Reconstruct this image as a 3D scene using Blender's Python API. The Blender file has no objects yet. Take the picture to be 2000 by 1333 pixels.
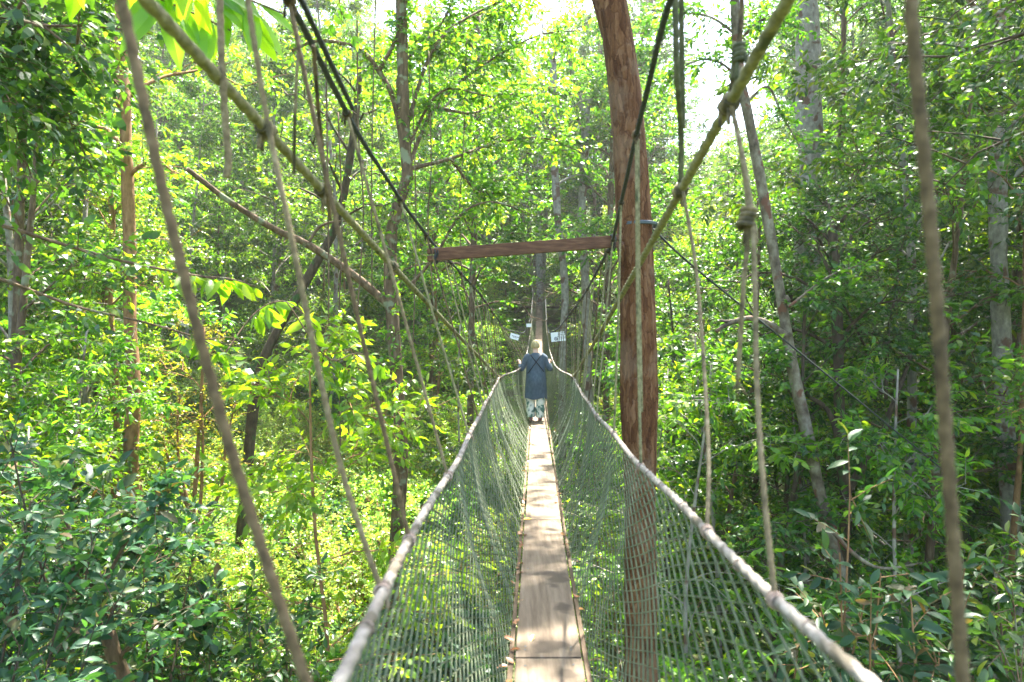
import bpy, math, random
import numpy as np
from mathutils import Vector

# ------------------------------------------------------------------ basics
F = 1333.33          # focal length in photo pixels (24 mm on a 36 mm sensor, 2000 px wide)
EYE = 9.0            # height of the camera above the valley datum
scene = bpy.context.scene
COL = scene.collection
PI = math.pi
UP = np.array([0.0, 0.0, 1.0])


def at(px, py, d):
    """photo pixel at a distance d in front of the camera -> point"""
    return np.array([(px - 1000.0) / F * d, d, EYE - (py - 666.5) / F * d])


def norm(a):
    a = np.asarray(a, float)
    return a / np.maximum(np.linalg.norm(a, axis=-1, keepdims=True), 1e-9)


class MB:
    """collects polygons, builds ONE mesh object"""
    def __init__(self):
        self.v, self.f, self.m, self.n = [], [], [], 0

    def add(self, v, faces, mat=0):
        v = np.asarray(v, np.float32).reshape(-1, 3)
        for f in (faces if isinstance(faces, list) else [faces]):
            f = np.asarray(f, np.int64)
            if len(f):
                self.f.append(f + self.n)
                self.m.append(np.full(len(f), mat, np.int32))
        self.v.append(v)
        self.n += len(v)
        return self

    def mesh(self, name, smooth=True):
        me = bpy.data.meshes.new(name)
        v = np.concatenate(self.v)
        me.vertices.add(len(v))
        me.vertices.foreach_set('co', v.ravel())
        tot = np.concatenate([np.full(len(f), f.shape[1], np.int32) for f in self.f])
        li = np.concatenate([f.ravel() for f in self.f]).astype(np.int32)
        me.loops.add(len(li))
        me.loops.foreach_set('vertex_index', li)
        me.polygons.add(len(tot))
        st = np.zeros(len(tot), np.int32)
        st[1:] = np.cumsum(tot)[:-1]
        me.polygons.foreach_set('loop_start', st)
        me.polygons.foreach_set('loop_total', tot)
        me.polygons.foreach_set('material_index', np.concatenate(self.m))
        me.polygons.foreach_set('use_smooth', np.full(len(tot), smooth, bool))
        me.update(calc_edges=True)
        me.validate()
        return me

    def build(self, name, mats, parent=None, smooth=True, origin=None):
        if origin is not None:
            o3 = np.asarray(origin, np.float32)
            self.v = [v - o3 for v in self.v]
        me = self.mesh(name, smooth)
        for m in (mats if isinstance(mats, (list, tuple)) else [mats]):
            me.materials.append(m)
        o = bpy.data.objects.new(name, me)
        COL.objects.link(o)
        if parent is not None:
            o.parent = parent
            if origin is not None:
                o.location = Vector(origin) - parent.location
        elif origin is not None:
            o.location = origin
        return o


def tag(o, label=None, cat=None, group=None, kind=None):
    if label: o['label'] = label
    if cat: o['category'] = cat
    if group: o['group'] = group
    if kind: o['kind'] = kind
    return o


def thing(name, label, cat, loc=(0, 0, 0), group=None):
    o = bpy.data.objects.new(name, None)
    o.empty_display_size = .2
    COL.objects.link(o)
    o.location = [float(c) for c in loc]
    return tag(o, label, cat, group)


def copy_tree(o, parent=None):
    c = o.copy()
    COL.objects.link(c)
    c.parent = parent
    for ch in KIDS.get(o.name, []):
        copy_tree(ch, c)
    return c


KIDS = {}

# ------------------------------------------------------------------ tubes
def tubes(P, R, sides=3, cap=False, lobes=0, twist=0.0, amp=0.0, phase=0.0):
    """P (S,K,3) polylines, R scalar / (S,) / (S,K) radii -> verts, faces"""
    P = np.asarray(P, float)
    if P.ndim == 2: P = P[None]
    S, K, _ = P.shape
    R = np.asarray(R, float)
    if R.ndim == 0: R = np.full((S, K), float(R))
    elif R.ndim == 1: R = np.repeat(R[:, None], K, 1) if len(R) == S and S != 1 else np.broadcast_to(R[None], (S, K))
    T = norm(np.gradient(P, axis=1))
    mean = np.abs(T).mean(1)
    ref = np.zeros((S, 3)); ref[np.arange(S), mean.argmin(1)] = 1
    N1 = norm(np.cross(T, ref[:, None, :]))
    N2 = np.cross(T, N1)
    a = np.arange(sides) / sides * 2 * PI + phase
    rr = R[:, :, None] * np.ones(sides)
    if lobes:
        s = np.concatenate([np.zeros((S, 1)), np.cumsum(np.linalg.norm(np.diff(P, axis=1), axis=2), 1)], 1)
        rr = rr * (1 + amp * np.abs(np.cos(.5 * lobes * (a[None, None, :] - twist * s[:, :, None]))) - amp * .5)
    V = P[:, :, None, :] + rr[..., None] * (np.cos(a)[None, None, :, None] * N1[:, :, None, :] + np.sin(a)[None, None, :, None] * N2[:, :, None, :])
    idx = np.arange(S * K * sides).reshape(S, K, sides)
    A = idx[:, :-1, :]; B = idx[:, 1:, :]
    A2 = np.roll(A, -1, 2); B2 = np.roll(B, -1, 2)
    fs = [np.stack([A, A2, B2, B], -1).reshape(-1, 4)]
    if cap:
        fs += [idx[:, 0, ::-1].reshape(S, sides), idx[:, -1, :].reshape(S, sides)]
    return V.reshape(-1, 3), fs


def spline(pts, n):
    """Catmull-Rom through pts, n samples evenly spaced by length"""
    p = np.asarray(pts, float)
    if len(p) == 2:
        t = np.linspace(0, 1, n)[:, None]
        return p[0] * (1 - t) + p[1] * t
    q = np.vstack([2 * p[0] - p[1], p, 2 * p[-1] - p[-2]])
    out = []
    for i in range(1, len(q) - 2):
        t = np.linspace(0, 1, 24, endpoint=False)[:, None]
        a, b, c, d = q[i - 1], q[i], q[i + 1], q[i + 2]
        out.append(.5 * ((2 * b) + (-a + c) * t + (2 * a - 5 * b + 4 * c - d) * t ** 2 + (-a + 3 * b - 3 * c + d) * t ** 3))
    out = np.vstack(out + [p[-1:]])
    s = np.concatenate([[0], np.cumsum(np.linalg.norm(np.diff(out, axis=0), axis=1))])
    u = np.linspace(0, s[-1], n)
    return np.stack([np.interp(u, s, out[:, k]) for k in range(3)], 1)


def interp_path(path, t):
    s = np.concatenate([[0], np.cumsum(np.linalg.norm(np.diff(path, axis=0), axis=1))])
    s /= s[-1]
    return np.stack([np.interp(t, s, path[:, k]) for k in range(3)], -1)


def box(c, s, rot=None):
    x, y, z = np.asarray(s, float) / 2
    v = np.array([[-x, -y, -z], [x, -y, -z], [x, y, -z], [-x, y, -z], [-x, -y, z], [x, -y, z], [x, y, z], [-x, y, z]])
    if rot is not None: v = v @ np.asarray(rot).T
    f = np.array([[0, 3, 2, 1], [4, 5, 6, 7], [0, 1, 5, 4], [1, 2, 6, 5], [2, 3, 7, 6], [3, 0, 4, 7]])
    return v + np.asarray(c, float), f


# ------------------------------------------------------------------ materials
def newmat(name):
    m = bpy.data.materials.new(name)
    m.use_nodes = True
    nt = m.node_tree
    nt.nodes.clear()
    return m, nt, lambda t, **k: _node(nt, t, k)


def _node(nt, t, k):
    n = nt.nodes.new(t)
    for a, b in k.items():
        if a == 'inp':
            for i, val in b.items(): n.inputs[i].default_value = val
        else: setattr(n, a, b)
    return n


def ramp(n, stops):
    cr = n.color_ramp
    while len(cr.elements) > 1: cr.elements.remove(cr.elements[-1])
    cr.elements[0].position, cr.elements[0].color = stops[0][0], (*stops[0][1], 1)
    for p, c in stops[1:]:
        cr.elements.new(p).color = (*c, 1)
    return n


def leaf_mat(name, stops, trans=2.0, warm=1.0, rough=.36, spec=.55, mixf=.5):
    m, nt, N = newmat(name)
    L = nt.links.new
    geo = N('ShaderNodeNewGeometry'); oi = N('ShaderNodeObjectInfo')
    r = ramp(N('ShaderNodeValToRGB'), stops)
    L(geo.outputs['Random Per Island'], r.inputs[0])
    hsv = N('ShaderNodeHueSaturation')
    mr = N('ShaderNodeMapRange', inp={3: .62, 4: 1.3})
    L(oi.outputs['Random'], mr.inputs[0])
    mh = N('ShaderNodeMapRange', inp={3: .486, 4: .512})
    mul = N('ShaderNodeMath', operation='FRACT'); m7 = N('ShaderNodeMath', operation='MULTIPLY', inp={1: 7.31})
    L(oi.outputs['Random'], m7.inputs[0]); L(m7.outputs[0], mul.inputs[0]); L(mul.outputs[0], mh.inputs[0])
    L(mr.outputs[0], hsv.inputs['Value']); L(mh.outputs[0], hsv.inputs['Hue'])
    L(r.outputs[0], hsv.inputs['Color'])
    p = N('ShaderNodeBsdfPrincipled', inp={'Roughness': rough, 'Specular IOR Level': spec})
    L(hsv.outputs[0], p.inputs['Base Color'])
    tr = N('ShaderNodeBsdfTranslucent')
    tc = N('ShaderNodeMix', data_type='RGBA', blend_type='MULTIPLY', inp={0: 1.0})
    tc.inputs[7].default_value = (trans * 1.25 * warm, trans * 1.22, trans * .34, 1)
    L(hsv.outputs[0], tc.inputs[6]); L(tc.outputs[2], tr.inputs[0])
    mx = N('ShaderNodeMixShader', inp={0: mixf})
    L(p.outputs[0], mx.inputs[1]); L(tr.outputs[0], mx.inputs[2])
    out = N('ShaderNodeOutputMaterial')
    L(mx.outputs[0], out.inputs[0])
    return m


def noise_mat(name, stops, scale=8.0, stretch=(1, 1, 1), detail=6, rough=.85, bump=.4, bump_scale=None, patch=None, patch_scale=3.0, dist=0.02, spec=.3):
    """general surface: ramped stretched noise, bump, optional patches of another colour"""
    m, nt, N = newmat(name)
    L = nt.links.new
    tc = N('ShaderNodeTexCoord'); mp = N('ShaderNodeMapping')
    mp.inputs['Scale'].default_value = stretch
    L(tc.outputs['Object'], mp.inputs[0])
    nz = N('ShaderNodeTexNoise', inp={'Scale': scale, 'Detail': detail, 'Roughness': .62})
    L(mp.outputs[0], nz.inputs['Vector'])
    r = ramp(N('ShaderNodeValToRGB'), stops)
    L(nz.outputs['Fac'], r.inputs[0])
    col = r.outputs[0]
    if patch:
        n2 = N('ShaderNodeTexNoise', inp={'Scale': patch_scale, 'Detail': 4})
        L(tc.outputs['Object'], n2.inputs['Vector'])
        r2 = ramp(N('ShaderNodeValToRGB'), [(patch[1], (0, 0, 0)), (min(patch[1] + .06, 1), (1, 1, 1))])
        L(n2.outputs['Fac'], r2.inputs[0])
        mx = N('ShaderNodeMix', data_type='RGBA')
        mx.inputs[7].default_value = (*patch[0], 1)
        L(r2.outputs[0], mx.inputs[0]); L(col, mx.inputs[6])
        col = mx.outputs[2]
    p = N('ShaderNodeBsdfPrincipled', inp={'Roughness': rough, 'Specular IOR Level': spec})
    L(col, p.inputs['Base Color'])
    if bump:
        n3 = N('ShaderNodeTexNoise', inp={'Scale': bump_scale or scale * 1.7, 'Detail': 5})
        L(mp.outputs[0], n3.inputs['Vector'])
        b = N('ShaderNodeBump', inp={'Strength': bump, 'Distance': dist})
        L(n3.outputs['Fac'], b.inputs['Height']); L(b.outputs[0], p.inputs['Normal'])
    out = N('ShaderNodeOutputMaterial')
    L(p.outputs[0], out.inputs[0])
    return m


def plain(name, c, rough=.7, spec=.3):
    m, nt, N = newmat(name)
    p = N('ShaderNodeBsdfPrincipled', inp={'Base Color': (*c, 1), 'Roughness': rough, 'Specular IOR Level': spec})
    nt.links.new(p.outputs[0], N('ShaderNodeOutputMaterial').inputs[0])
    return m


M = {}
M['leaf_mid'] = leaf_mat('leaf_mid', [(0, (.020, .058, .009)), (.4, (.045, .115, .012)), (.8, (.085, .175, .016)), (1, (.16, .20, .02))], 2.5, warm=.97)
M['leaf_fine'] = leaf_mat('leaf_fine', [(0, (.035, .10, .012)), (.5, (.07, .17, .016)), (.9, (.13, .23, .02)), (1, (.26, .24, .03))], 2.5, warm=1.12)
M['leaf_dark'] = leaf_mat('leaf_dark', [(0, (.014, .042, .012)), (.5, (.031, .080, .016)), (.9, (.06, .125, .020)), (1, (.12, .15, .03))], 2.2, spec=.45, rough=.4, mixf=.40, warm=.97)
M['leaf_bright'] = leaf_mat('leaf_bright', [(0, (.05, .115, .010)), (.5, (.09, .175, .012)), (1, (.16, .22, .02))], 2.2, mixf=.55)
M['leaf_teal'] = leaf_mat('leaf_teal', [(0, (.018, .06, .026)), (.6, (.035, .10, .038)), (.9, (.06, .13, .04)), (1, (.16, .10, .05))], 1.9, spec=.38, rough=.46, mixf=.36, warm=.97)
M['leaf_sun_pale'] = leaf_mat('leaf_sun_pale', [(0, (.07, .16, .03)), (.5, (.14, .25, .05)), (1, (.28, .34, .10))], 1.9)  # raised albedo: washed-out sunlight of the clearing put into the leaf colour
M['leaf_sunny'] = leaf_mat('leaf_sunny', [(0, (.06, .15, .010)), (.5, (.11, .23, .012)), (1, (.20, .28, .02))], 1.9, mixf=.58)  # lighter copy of leaf_bright, sun brightness put into the greens
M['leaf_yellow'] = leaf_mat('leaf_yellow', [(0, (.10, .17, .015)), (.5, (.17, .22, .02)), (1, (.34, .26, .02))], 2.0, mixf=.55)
M['dry_leaf'] = leaf_mat('dry_leaf', [(0, (.20, .07, .02)), (.5, (.32, .14, .05)), (1, (.42, .24, .10))], .7, mixf=.2)
M['yellow_leaf'] = leaf_mat('yellow_leaf', [(0, (.55, .30, .03)), (1, (.6, .38, .05))], .8, mixf=.2)

M['bark_far'] = noise_mat('bark_red', [(.30, (.052, .020, .010)), (.46, (.18, .072, .036)), (.60, (.26, .12, .066)), (.76, (.34, .19, .12))], 9, (1.6, 1.6, .33), 9, .92, .9, 16, ((.30, .235, .19), .615), 2.6, .03)
def flaky_bark(name, dark, mids, pale):
    m, nt, N = newmat(name); L = nt.links.new
    tc = N('ShaderNodeTexCoord')
    wp = N('ShaderNodeTexNoise', inp={'Scale': 5.0, 'Detail': 4}); L(tc.outputs['Object'], wp.inputs['Vector'])
    ad = N('ShaderNodeVectorMath', operation='MULTIPLY_ADD'); ad.inputs[1].default_value = (.10, .10, .22)
    L(wp.outputs['Color'], ad.inputs[0]); L(tc.outputs['Object'], ad.inputs[2])
    mp = N('ShaderNodeMapping'); mp.inputs['Scale'].default_value = (1, 1, .17); L(ad.outputs[0], mp.inputs[0])
    vo = N('ShaderNodeTexVoronoi', feature='DISTANCE_TO_EDGE', inp={'Scale': 30.0}); L(mp.outputs[0], vo.inputs['Vector'])
    vc = N('ShaderNodeTexVoronoi', feature='F1', inp={'Scale': 30.0}); L(mp.outputs[0], vc.inputs['Vector'])
    nz = N('ShaderNodeTexNoise', inp={'Scale': 26.0, 'Detail': 8, 'Roughness': .7}); L(mp.outputs[0], nz.inputs['Vector'])
    sep = N('ShaderNodeSeparateColor'); L(vc.outputs['Color'], sep.inputs[0])
    mixv = N('ShaderNodeMath', operation='MULTIPLY_ADD', inp={1: .30}); L(sep.outputs[0], mixv.inputs[0])
    sc = N('ShaderNodeMath', operation='MULTIPLY', inp={1: .75}); L(nz.outputs['Fac'], sc.inputs[0]); L(sc.outputs[0], mixv.inputs[2])
    r = ramp(N('ShaderNodeValToRGB'), [(.28, dark), (.44, mids[0]), (.60, mids[1]), (.78, mids[2])]); L(mixv.outputs[0], r.inputs[0])
    cr = ramp(N('ShaderNodeValToRGB'), [(0, (.5, .45, .42)), (.03, (.85, .83, .81)), (.07, (1, 1, 1))]); L(vo.outputs['Distance'], cr.inputs[0])
    mu = N('ShaderNodeMix', data_type='RGBA', blend_type='MULTIPLY', inp={0: 1.0}); L(r.outputs[0], mu.inputs[6]); L(cr.outputs[0], mu.inputs[7])
    n2 = N('ShaderNodeTexNoise', inp={'Scale': 2.2, 'Detail': 6, 'Roughness': .65}); L(tc.outputs['Object'], n2.inputs['Vector'])
    r2 = ramp(N('ShaderNodeValToRGB'), [(.53, (0, 0, 0)), (.60, (1, 1, 1))]); L(n2.outputs['Fac'], r2.inputs[0])
    pf = N('ShaderNodeMath', operation='MULTIPLY', inp={1: .38}); L(r2.outputs[0], pf.inputs[0])
    mx = N('ShaderNodeMix', data_type='RGBA'); mx.inputs[7].default_value = (*pale, 1)
    L(pf.outputs[0], mx.inputs[0]); L(mu.outputs[2], mx.inputs[6])
    p = N('ShaderNodeBsdfPrincipled', inp={'Roughness': .92, 'Specular IOR Level': .2}); L(mx.outputs[2], p.inputs['Base Color'])
    hs = N('ShaderNodeMath', operation='MINIMUM', inp={1: .16}); L(vo.outputs['Distance'], hs.inputs[0])
    ha = N('ShaderNodeMath', operation='MULTIPLY_ADD', inp={1: 2.2}); L(hs.outputs[0], ha.inputs[0]); L(nz.outputs['Fac'], ha.inputs[2])
    b = N('ShaderNodeBump', inp={'Strength': .9, 'Distance': .018}); L(ha.outputs[0], b.inputs['Height']); L(b.outputs[0], p.inputs['Normal'])
    L(p.outputs[0], N('ShaderNodeOutputMaterial').inputs[0])
    return m
M['bark_red'] = flaky_bark('bark_red', (.05, .018, .008), ((.078, .031, .012), (.132, .060, .026), (.20, .108, .060)), (.19, .125, .085))
M['bark_brown'] = noise_mat('bark_brown', [(.3, (.05, .032, .018)), (.55, (.13, .085, .05)), (.75, (.24, .17, .11))], 10, (1.4, 1.4, .4), 7, .9, .8, 18, ((.19, .20, .13), .58), 4)
M['bark_grey'] = noise_mat('bark_grey', [(.3, (.14, .12, .10)), (.55, (.27, .24, .20)), (.75, (.42, .39, .34))], 8, (1.2, 1.2, .7), 8, .9, .6, 20, ((.13, .075, .05), .56), 3)
M['bark_speckled'] = noise_mat('bark_speckled', [(.32, (.05, .036, .025)), (.48, (.125, .10, .072)), (.62, (.21, .185, .14)), (.8, (.30, .28, .235))], 5.5, (1.2, 1.2, .8), 6, .9, .5, 24, ((.12, .055, .035), .57), 5)
M['bark_dark'] = noise_mat('bark_dark', [(.3, (.03, .022, .015)), (.6, (.085, .06, .04)), (.8, (.16, .13, .09))], 10, (1.4, 1.4, .5), 6, .9, .7, 18, ((.05, .09, .03), .57), 4)
M['bark_orange'] = noise_mat('bark_orange', [(.3, (.12, .06, .025)), (.6, (.27, .15, .07)), (.8, (.38, .25, .13))], 10, (1.4, 1.4, .5), 6, .9, .6, 18)
M['rope_tan'] = noise_mat('rope_tan', [(.3, (.075, .056, .028)), (.55, (.155, .122, .066)), (.8, (.25, .21, .13))], 40, (1, 1, 1), 5, .95, .5, 160, ((.05, .042, .022), .56), 7.0, .004)
M['rope_olive'] = noise_mat('rope_olive', [(.3, (.085, .078, .036)), (.55, (.175, .158, .082)), (.8, (.27, .25, .15))], 40, (1, 1, 1), 5, .95, .5, 160, ((.055, .060, .028), .56), 7.0, .004)
M['rope_brown'] = noise_mat('rope_brown', [(.3, (.045, .030, .014)), (.55, (.10, .070, .036)), (.8, (.17, .125, .072))], 40, (1, 1, 1), 5, .95, .5, 160, ((.03, .022, .012), .56), 7.0, .004)
M['rope_moss'] = noise_mat('rope_moss', [(.3, (.025, .030, .014)), (.55, (.065, .068, .034)), (.8, (.13, .125, .075))], 30, (1, 1, 1), 5, .95, .5, 160, dist=.004)
M['rope_grey'] = noise_mat('rope_grey', [(.3, (.12, .10, .082)), (.55, (.23, .205, .17)), (.8, (.36, .335, .295))], 30, (1, 1, 1), 6, .95, .5, 160, ((.10, .085, .06), .56), 7.0, .004)
M['rope_black'] = noise_mat('rope_black', [(.3, (.010, .012, .014)), (.7, (.04, .045, .048))], 60, (1, 1, 1), 4, .7, .5, 160, dist=.004)
M['lashing'] = noise_mat('lashing', [(.3, (.13, .09, .065)), (.6, (.29, .22, .17)), (.8, (.45, .40, .34))], 60, (1, 1, 1), 4, .95, .4, 160, dist=.003)
M['net'] = noise_mat('net', [(.3, (.080, .102, .054)), (.6, (.145, .168, .098)), (.8, (.235, .25, .165))], 5, (1, 1, 1), 4, .8, 0)
M['net_cord'] = noise_mat('net_cord', [(.3, (.26, .28, .18)), (.7, (.40, .41, .30))], 20, (1, 1, 1), 4, .85, .2)
M['plank'] = noise_mat('plank', [(.25, (.070, .050, .031)), (.42, (.120, .089, .058)), (.58, (.158, .121, .083)), (.8, (.22, .178, .13))], 9, (3.2, .22, 1), 9, .82, .25, 30, ((.074, .056, .038), .55), 2.6, .004)
M['batten'] = noise_mat('batten', [(.3, (.06, .04, .024)), (.6, (.125, .088, .052)), (.8, (.20, .15, .10))], 9, (4, .25, 4), 6, .85, .3, 30, dist=.004)
M['beam_wood'] = noise_mat('beam_wood', [(.28, (.042, .018, .009)), (.5, (.088, .040, .020)), (.72, (.15, .074, .040))], 14, (.35, 4, 4), 8, .8, .5, 26, dist=.004)
M['aluminium'] = plain('aluminium', (.5, .5, .5), .45, .5)
M['board_white'] = noise_mat('board_white', [(.3, (.70, .71, .74)), (.7, (.82, .83, .86))], 12, bump=0, rough=.4)
M['ink'] = plain('ink', (.02, .022, .04), .6)
M['hose'] = plain('hose', (.035, .05, .062), .4, .5)

# ------------------------------------------------------------------ bridge curves
def axis_x(y): y = np.asarray(y, float); return .068 + .0333 * y + .00012 * y * y
def deck_z(y): y = np.asarray(y, float); return EYE - 1.68 + .0026 * (y - 9.0) ** 2 + .0009 * np.maximum(y - 25, 0) ** 2
RAIL_Y = [-2, 1.2, 1.65, 2.2, 3.3, 5.6, 8, 11.2, 12.0, 13.0, 14.5, 20, 47]
RAIL_L = [.40, .405, .44, .45, .455, .52, .58, .665, .62, .42, .34, .33, .38]
RAIL_R = [.55, .535, .49, .47, .44, .43, .47, .555, .54, .40, .34, .33, .38]
DROP_Y = [-2, 0, 4, 9, 11.2, 12.2, 13.2, 14.5, 20, 30, 47]
def rail(side, y):
    y = np.asarray(y, float)
    w = np.interp(y, RAIL_Y, RAIL_L if side < 0 else RAIL_R)
    near = EYE - .60 + .008 * np.sin(y * 3.1)
    far = deck_z(y) + 1.08
    k = np.clip((y - 11.2) / 2.6, 0, 1); k = k * k * (3 - 2 * k)
    z = near * (1 - k) + far * k
    return np.stack([axis_x(y) + side * w, y, z], -1)
def edge(side, y):
    y = np.asarray(y, float)
    return np.stack([axis_x(y) + side * .205, y, deck_z(y) - .015], -1)
END = 46.5

# ------------------------------------------------------------------ deck
deck = thing('walkway_deck', 'narrow plank footway of the hanging bridge running from the camera into the forest', 'footbridge', (0, 0, EYE - 1.7))
joints = [-2.0, 0.9, 3.42, 6.3, 9.1, 11.6, 14.2, 16.8, 19.4, 22, 24.6, 27.2, 29.8, 32.4, 35, 37.6, 40.2, 42.8, END]
rg = np.random.default_rng(5)
for a, b in zip(joints[:-1], joints[1:]):
    ys = np.linspace(a + .008, b - .008, 8)
    w = .164 + rg.uniform(-.004, .004); off = rg.uniform(-.006, .006)
    mb = MB()
    ring = np.array([[-w, .012], [-w + .004, .016], [w - .004, .016], [w, .012], [w, -.014], [-w, -.014]])
    V = np.array([[axis_x(y) + off + r[0], y, deck_z(y) + r[1] - .004 + rg.uniform(-.0015, .0015)] for y in ys for r in ring])
    K = len(ring); idx = np.arange(len(ys) * K).reshape(len(ys), K)
    A = idx[:-1]; B = idx[1:]
    mb.add(V, [np.stack([A, np.roll(A, -1, 1), np.roll(B, -1, 1), B], -1).reshape(-1, 4)[:, ::-1], idx[0][None], idx[-1][::-1][None]])
    for ys_ in (a + .09, a + .13, (a + b) / 2, b - .09):
        for sx in (-.118, .118):
            t_ = np.linspace(0, 2 * PI, 9)[:-1]
            c_ = np.array([axis_x(ys_) + off + sx, ys_ + rg.uniform(-.01, .01), deck_z(ys_) + .0145])
            mb.add(c_ + np.stack([.0065 * np.cos(t_), .0065 * np.sin(t_), 0 * t_], -1), np.arange(8)[None], 1)
    mb.build('plank', [M['plank'], M['hose']], deck, smooth=False, origin=(float(axis_x((a + b) / 2)), (a + b) / 2, float(deck_z((a + b) / 2))))
for sd in (-1, 1):
    for a, b in zip(np.arange(-2, END, 3.9), np.arange(1.9, END + 3.9, 3.9)):
        ys = np.linspace(a + .01, min(b, END) - .01, 10)
        P = np.stack([axis_x(ys) + sd * .189, ys, deck_z(ys) - .014], -1)
        v, f = tubes(P, .017, 4, True, phase=PI / 4)
        v[:, 2] = (v[:, 2])
        MB().add(v, f).build('edge_batten', M['batten'], deck, smooth=False, origin=P[0])
    ys = np.linspace(-2, END, 120)
    P = np.stack([axis_x(ys) + sd * .13, ys, deck_z(ys) - .062], -1)
    v, f = tubes(P, .026, 4, True, phase=PI / 4)
    MB().add(v, f).build('ladder_rail', M['aluminium'], deck, smooth=False, origin=P[0])
mb = MB()
for y in np.arange(-1.8, END, .4):
    v, f = tubes(np.array([[axis_x(y) - .135, y, deck_z(y) - .056], [axis_x(y) + .135, y, deck_z(y) - .052]]), .014, 6, True); mb.add(v, f)
mb.build('rungs', M['aluminium'], deck, origin=(float(axis_x(9)), 9, float(deck_z(9))))['kind'] = 'stuff'

# ------------------------------------------------------------------ handrails, nets
rope_sides = dict(sides=12, lobes=3, amp=.34)
def rope_obj(name, pts, r, mat, parent=None, n=None, step=None, twist=None):
    L = float(np.linalg.norm(np.diff(pts, axis=0), axis=1).sum())
    P = spline(pts, n or max(4, int(L / (step or max(r * .75, .008)))))
    v, f = tubes(P, r, cap=True, twist=twist or (.42 / r), **rope_sides)
    return MB().add(v, f).build(name, mat, parent, origin=P[len(P) // 2])

def coil(c, d, r, rc, turns=4, seed=0):
    """lashing: a few turns of thin cord wound round direction d at point c"""
    d = norm(d); ref = np.array([0, 0, 1.]) if abs(d[2]) < .8 else np.array([1., 0, 0])
    n1 = norm(np.cross(d, ref)); n2 = np.cross(d, n1)
    rr = np.random.default_rng(seed)
    t = np.linspace(0, turns * 2 * PI, int(turns * 14))
    s = (t / t[-1] - .5) * turns * rc * 1.75
    wob = 1 + .10 * np.sin(t * .37 + seed) + rr.uniform(-.03, .03, len(t))
    P = c + s[:, None] * d + ((r + rc * .7) * wob)[:, None] * (np.cos(t)[:, None] * n1 + np.sin(t)[:, None] * n2)
    return tubes(P, rc, 6, True)

def knot_part(name, c, d, r, rc, turns, mat, parent, seed=0, tails=2, own=None):
    mb = MB()
    v, f = coil(np.asarray(c, float), np.asarray(d, float), r, rc, turns, seed); mb.add(v, f)
    rr = np.random.default_rng(seed + 99)
    for k in range(tails):
        a = rr.normal(size=3); a[2] = -abs(a[2]) - .3; a = norm(a)
        P = spline([c + a * r * .6, c + a * (r + rc * 2), c + a * (r + rc * 3) + np.array([0, 0, -rc * 6])], 8)
        v, f = tubes(P, rc * .9, 5, True); mb.add(v, f)
    return mb.build(name, mat, parent, origin=c)

handrail = {}
for sd, side in ((-1, 'left'), (1, 'right')):
    ys = np.concatenate([np.arange(-1.5, 12, .5), np.arange(12, END + .1, .75)])
    P = rail(sd, ys)
    root = thing('handrail_rope', 'thick grey twisted handrail rope on the %s side of the walkway, above the net' % side, 'rope', P[3])
    rope_obj('rope', P, .0130, M['rope_grey'], root, step=.011)
    handrail[sd] = root
    # net: mirrored zigzag strands knotted where they touch
    root2 = thing('side_net', 'green knotted safety net between the %s handrail rope and the planks' % side, 'net', edge(sd, 5.0))
    mb = MB()
    def net_part(y0, y1, w, rows, r):
        n = int((y1 - y0) / w)
        t = np.linspace(0, 1, rows + 1)
        yc = y0 + w * np.arange(n)
        zig = np.where(np.arange(rows + 1) % 2 == 0, .5, -.5)
        sgn = np.where(np.arange(n) % 2 == 0, 1., -1.)
        Y = yc[:, None] + w * .94 * zig[None, :] * sgn[:, None]
        T = np.broadcast_to(t, Y.shape)
        rl = rail(sd, Y); ed = edge(sd, Y)
        rl[..., 2] -= .01
        # nets gather into folds where the rope ties pull them up
        pw = np.interp(Y, [0, 3.5, 7, 12], [.004, .008, .022, .035])
        pleat = pw * np.sin(Y * 5.3 + 1.7 * np.sin(Y * 1.7)) * np.sin(PI * T) + .4 * pw * np.sin(Y * 17 + T * 3) * T
        out = .045 * np.sin(PI * T ** .8) + pleat
        sag = .03 * np.sin(PI * T)
        Pn = rl * (1 - T[..., None]) + ed * T[..., None]
        Pn[..., 0] += sd * out
        Pn[..., 1] += .05 * np.sin(T * PI) * np.sin(Y * 3.1 + sd)
        Pn[..., 2] -= sag
        v, f = tubes(Pn, r, 3)
        return v, f
    for (y0, y1, w, rows, r) in ((-1.0, 5.0, .075, 38, .0046), (5.0, 16, .072, 36, .0048), (16, END, .09, 16, .0075)):
        v, f = net_part(y0, y1, w, rows, r); mb.add(v, f)
    mb.build('mesh', M['net'], root2, origin=edge(sd, 5.0))
    # seam cords from rope to plank edge
    seams = [8.2, 9.0, 10.2, 10.7, 11.25, 12.6] if sd < 0 else [7.6, 9.3, 9.8, 10.6, 11.1, 12.5]
    for y in seams:
        t = np.linspace(0, 1, 14)
        rl, ed = rail(sd, np.full(14, y)), edge(sd, np.full(14, y + .25))
        P = rl * (1 - t[:, None]) + ed * t[:, None]
        P[:, 0] += sd * (.08 * np.sin(PI * t ** .8) - .012)
        v, f = tubes(P, .0065, 6)
        MB().add(v, f).build('seam_cord', M['net_cord'], root2, origin=P[7])
    # lashing that holds the net to the rope
    mb = MB()
    for y in np.arange(.9, 16, .52) + .1 * np.sin(np.arange(.9, 16, .52) * 9):
        v, f = coil(rail(sd, y), rail(sd, y + .05) - rail(sd, y), .0130, .0022, 1.3, int(y * 31)); mb.add(v, f)
    o = mb.build('net_lashing', M['lashing'], root2, origin=rail(sd, 5.0)); o['kind'] = 'stuff'

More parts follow.
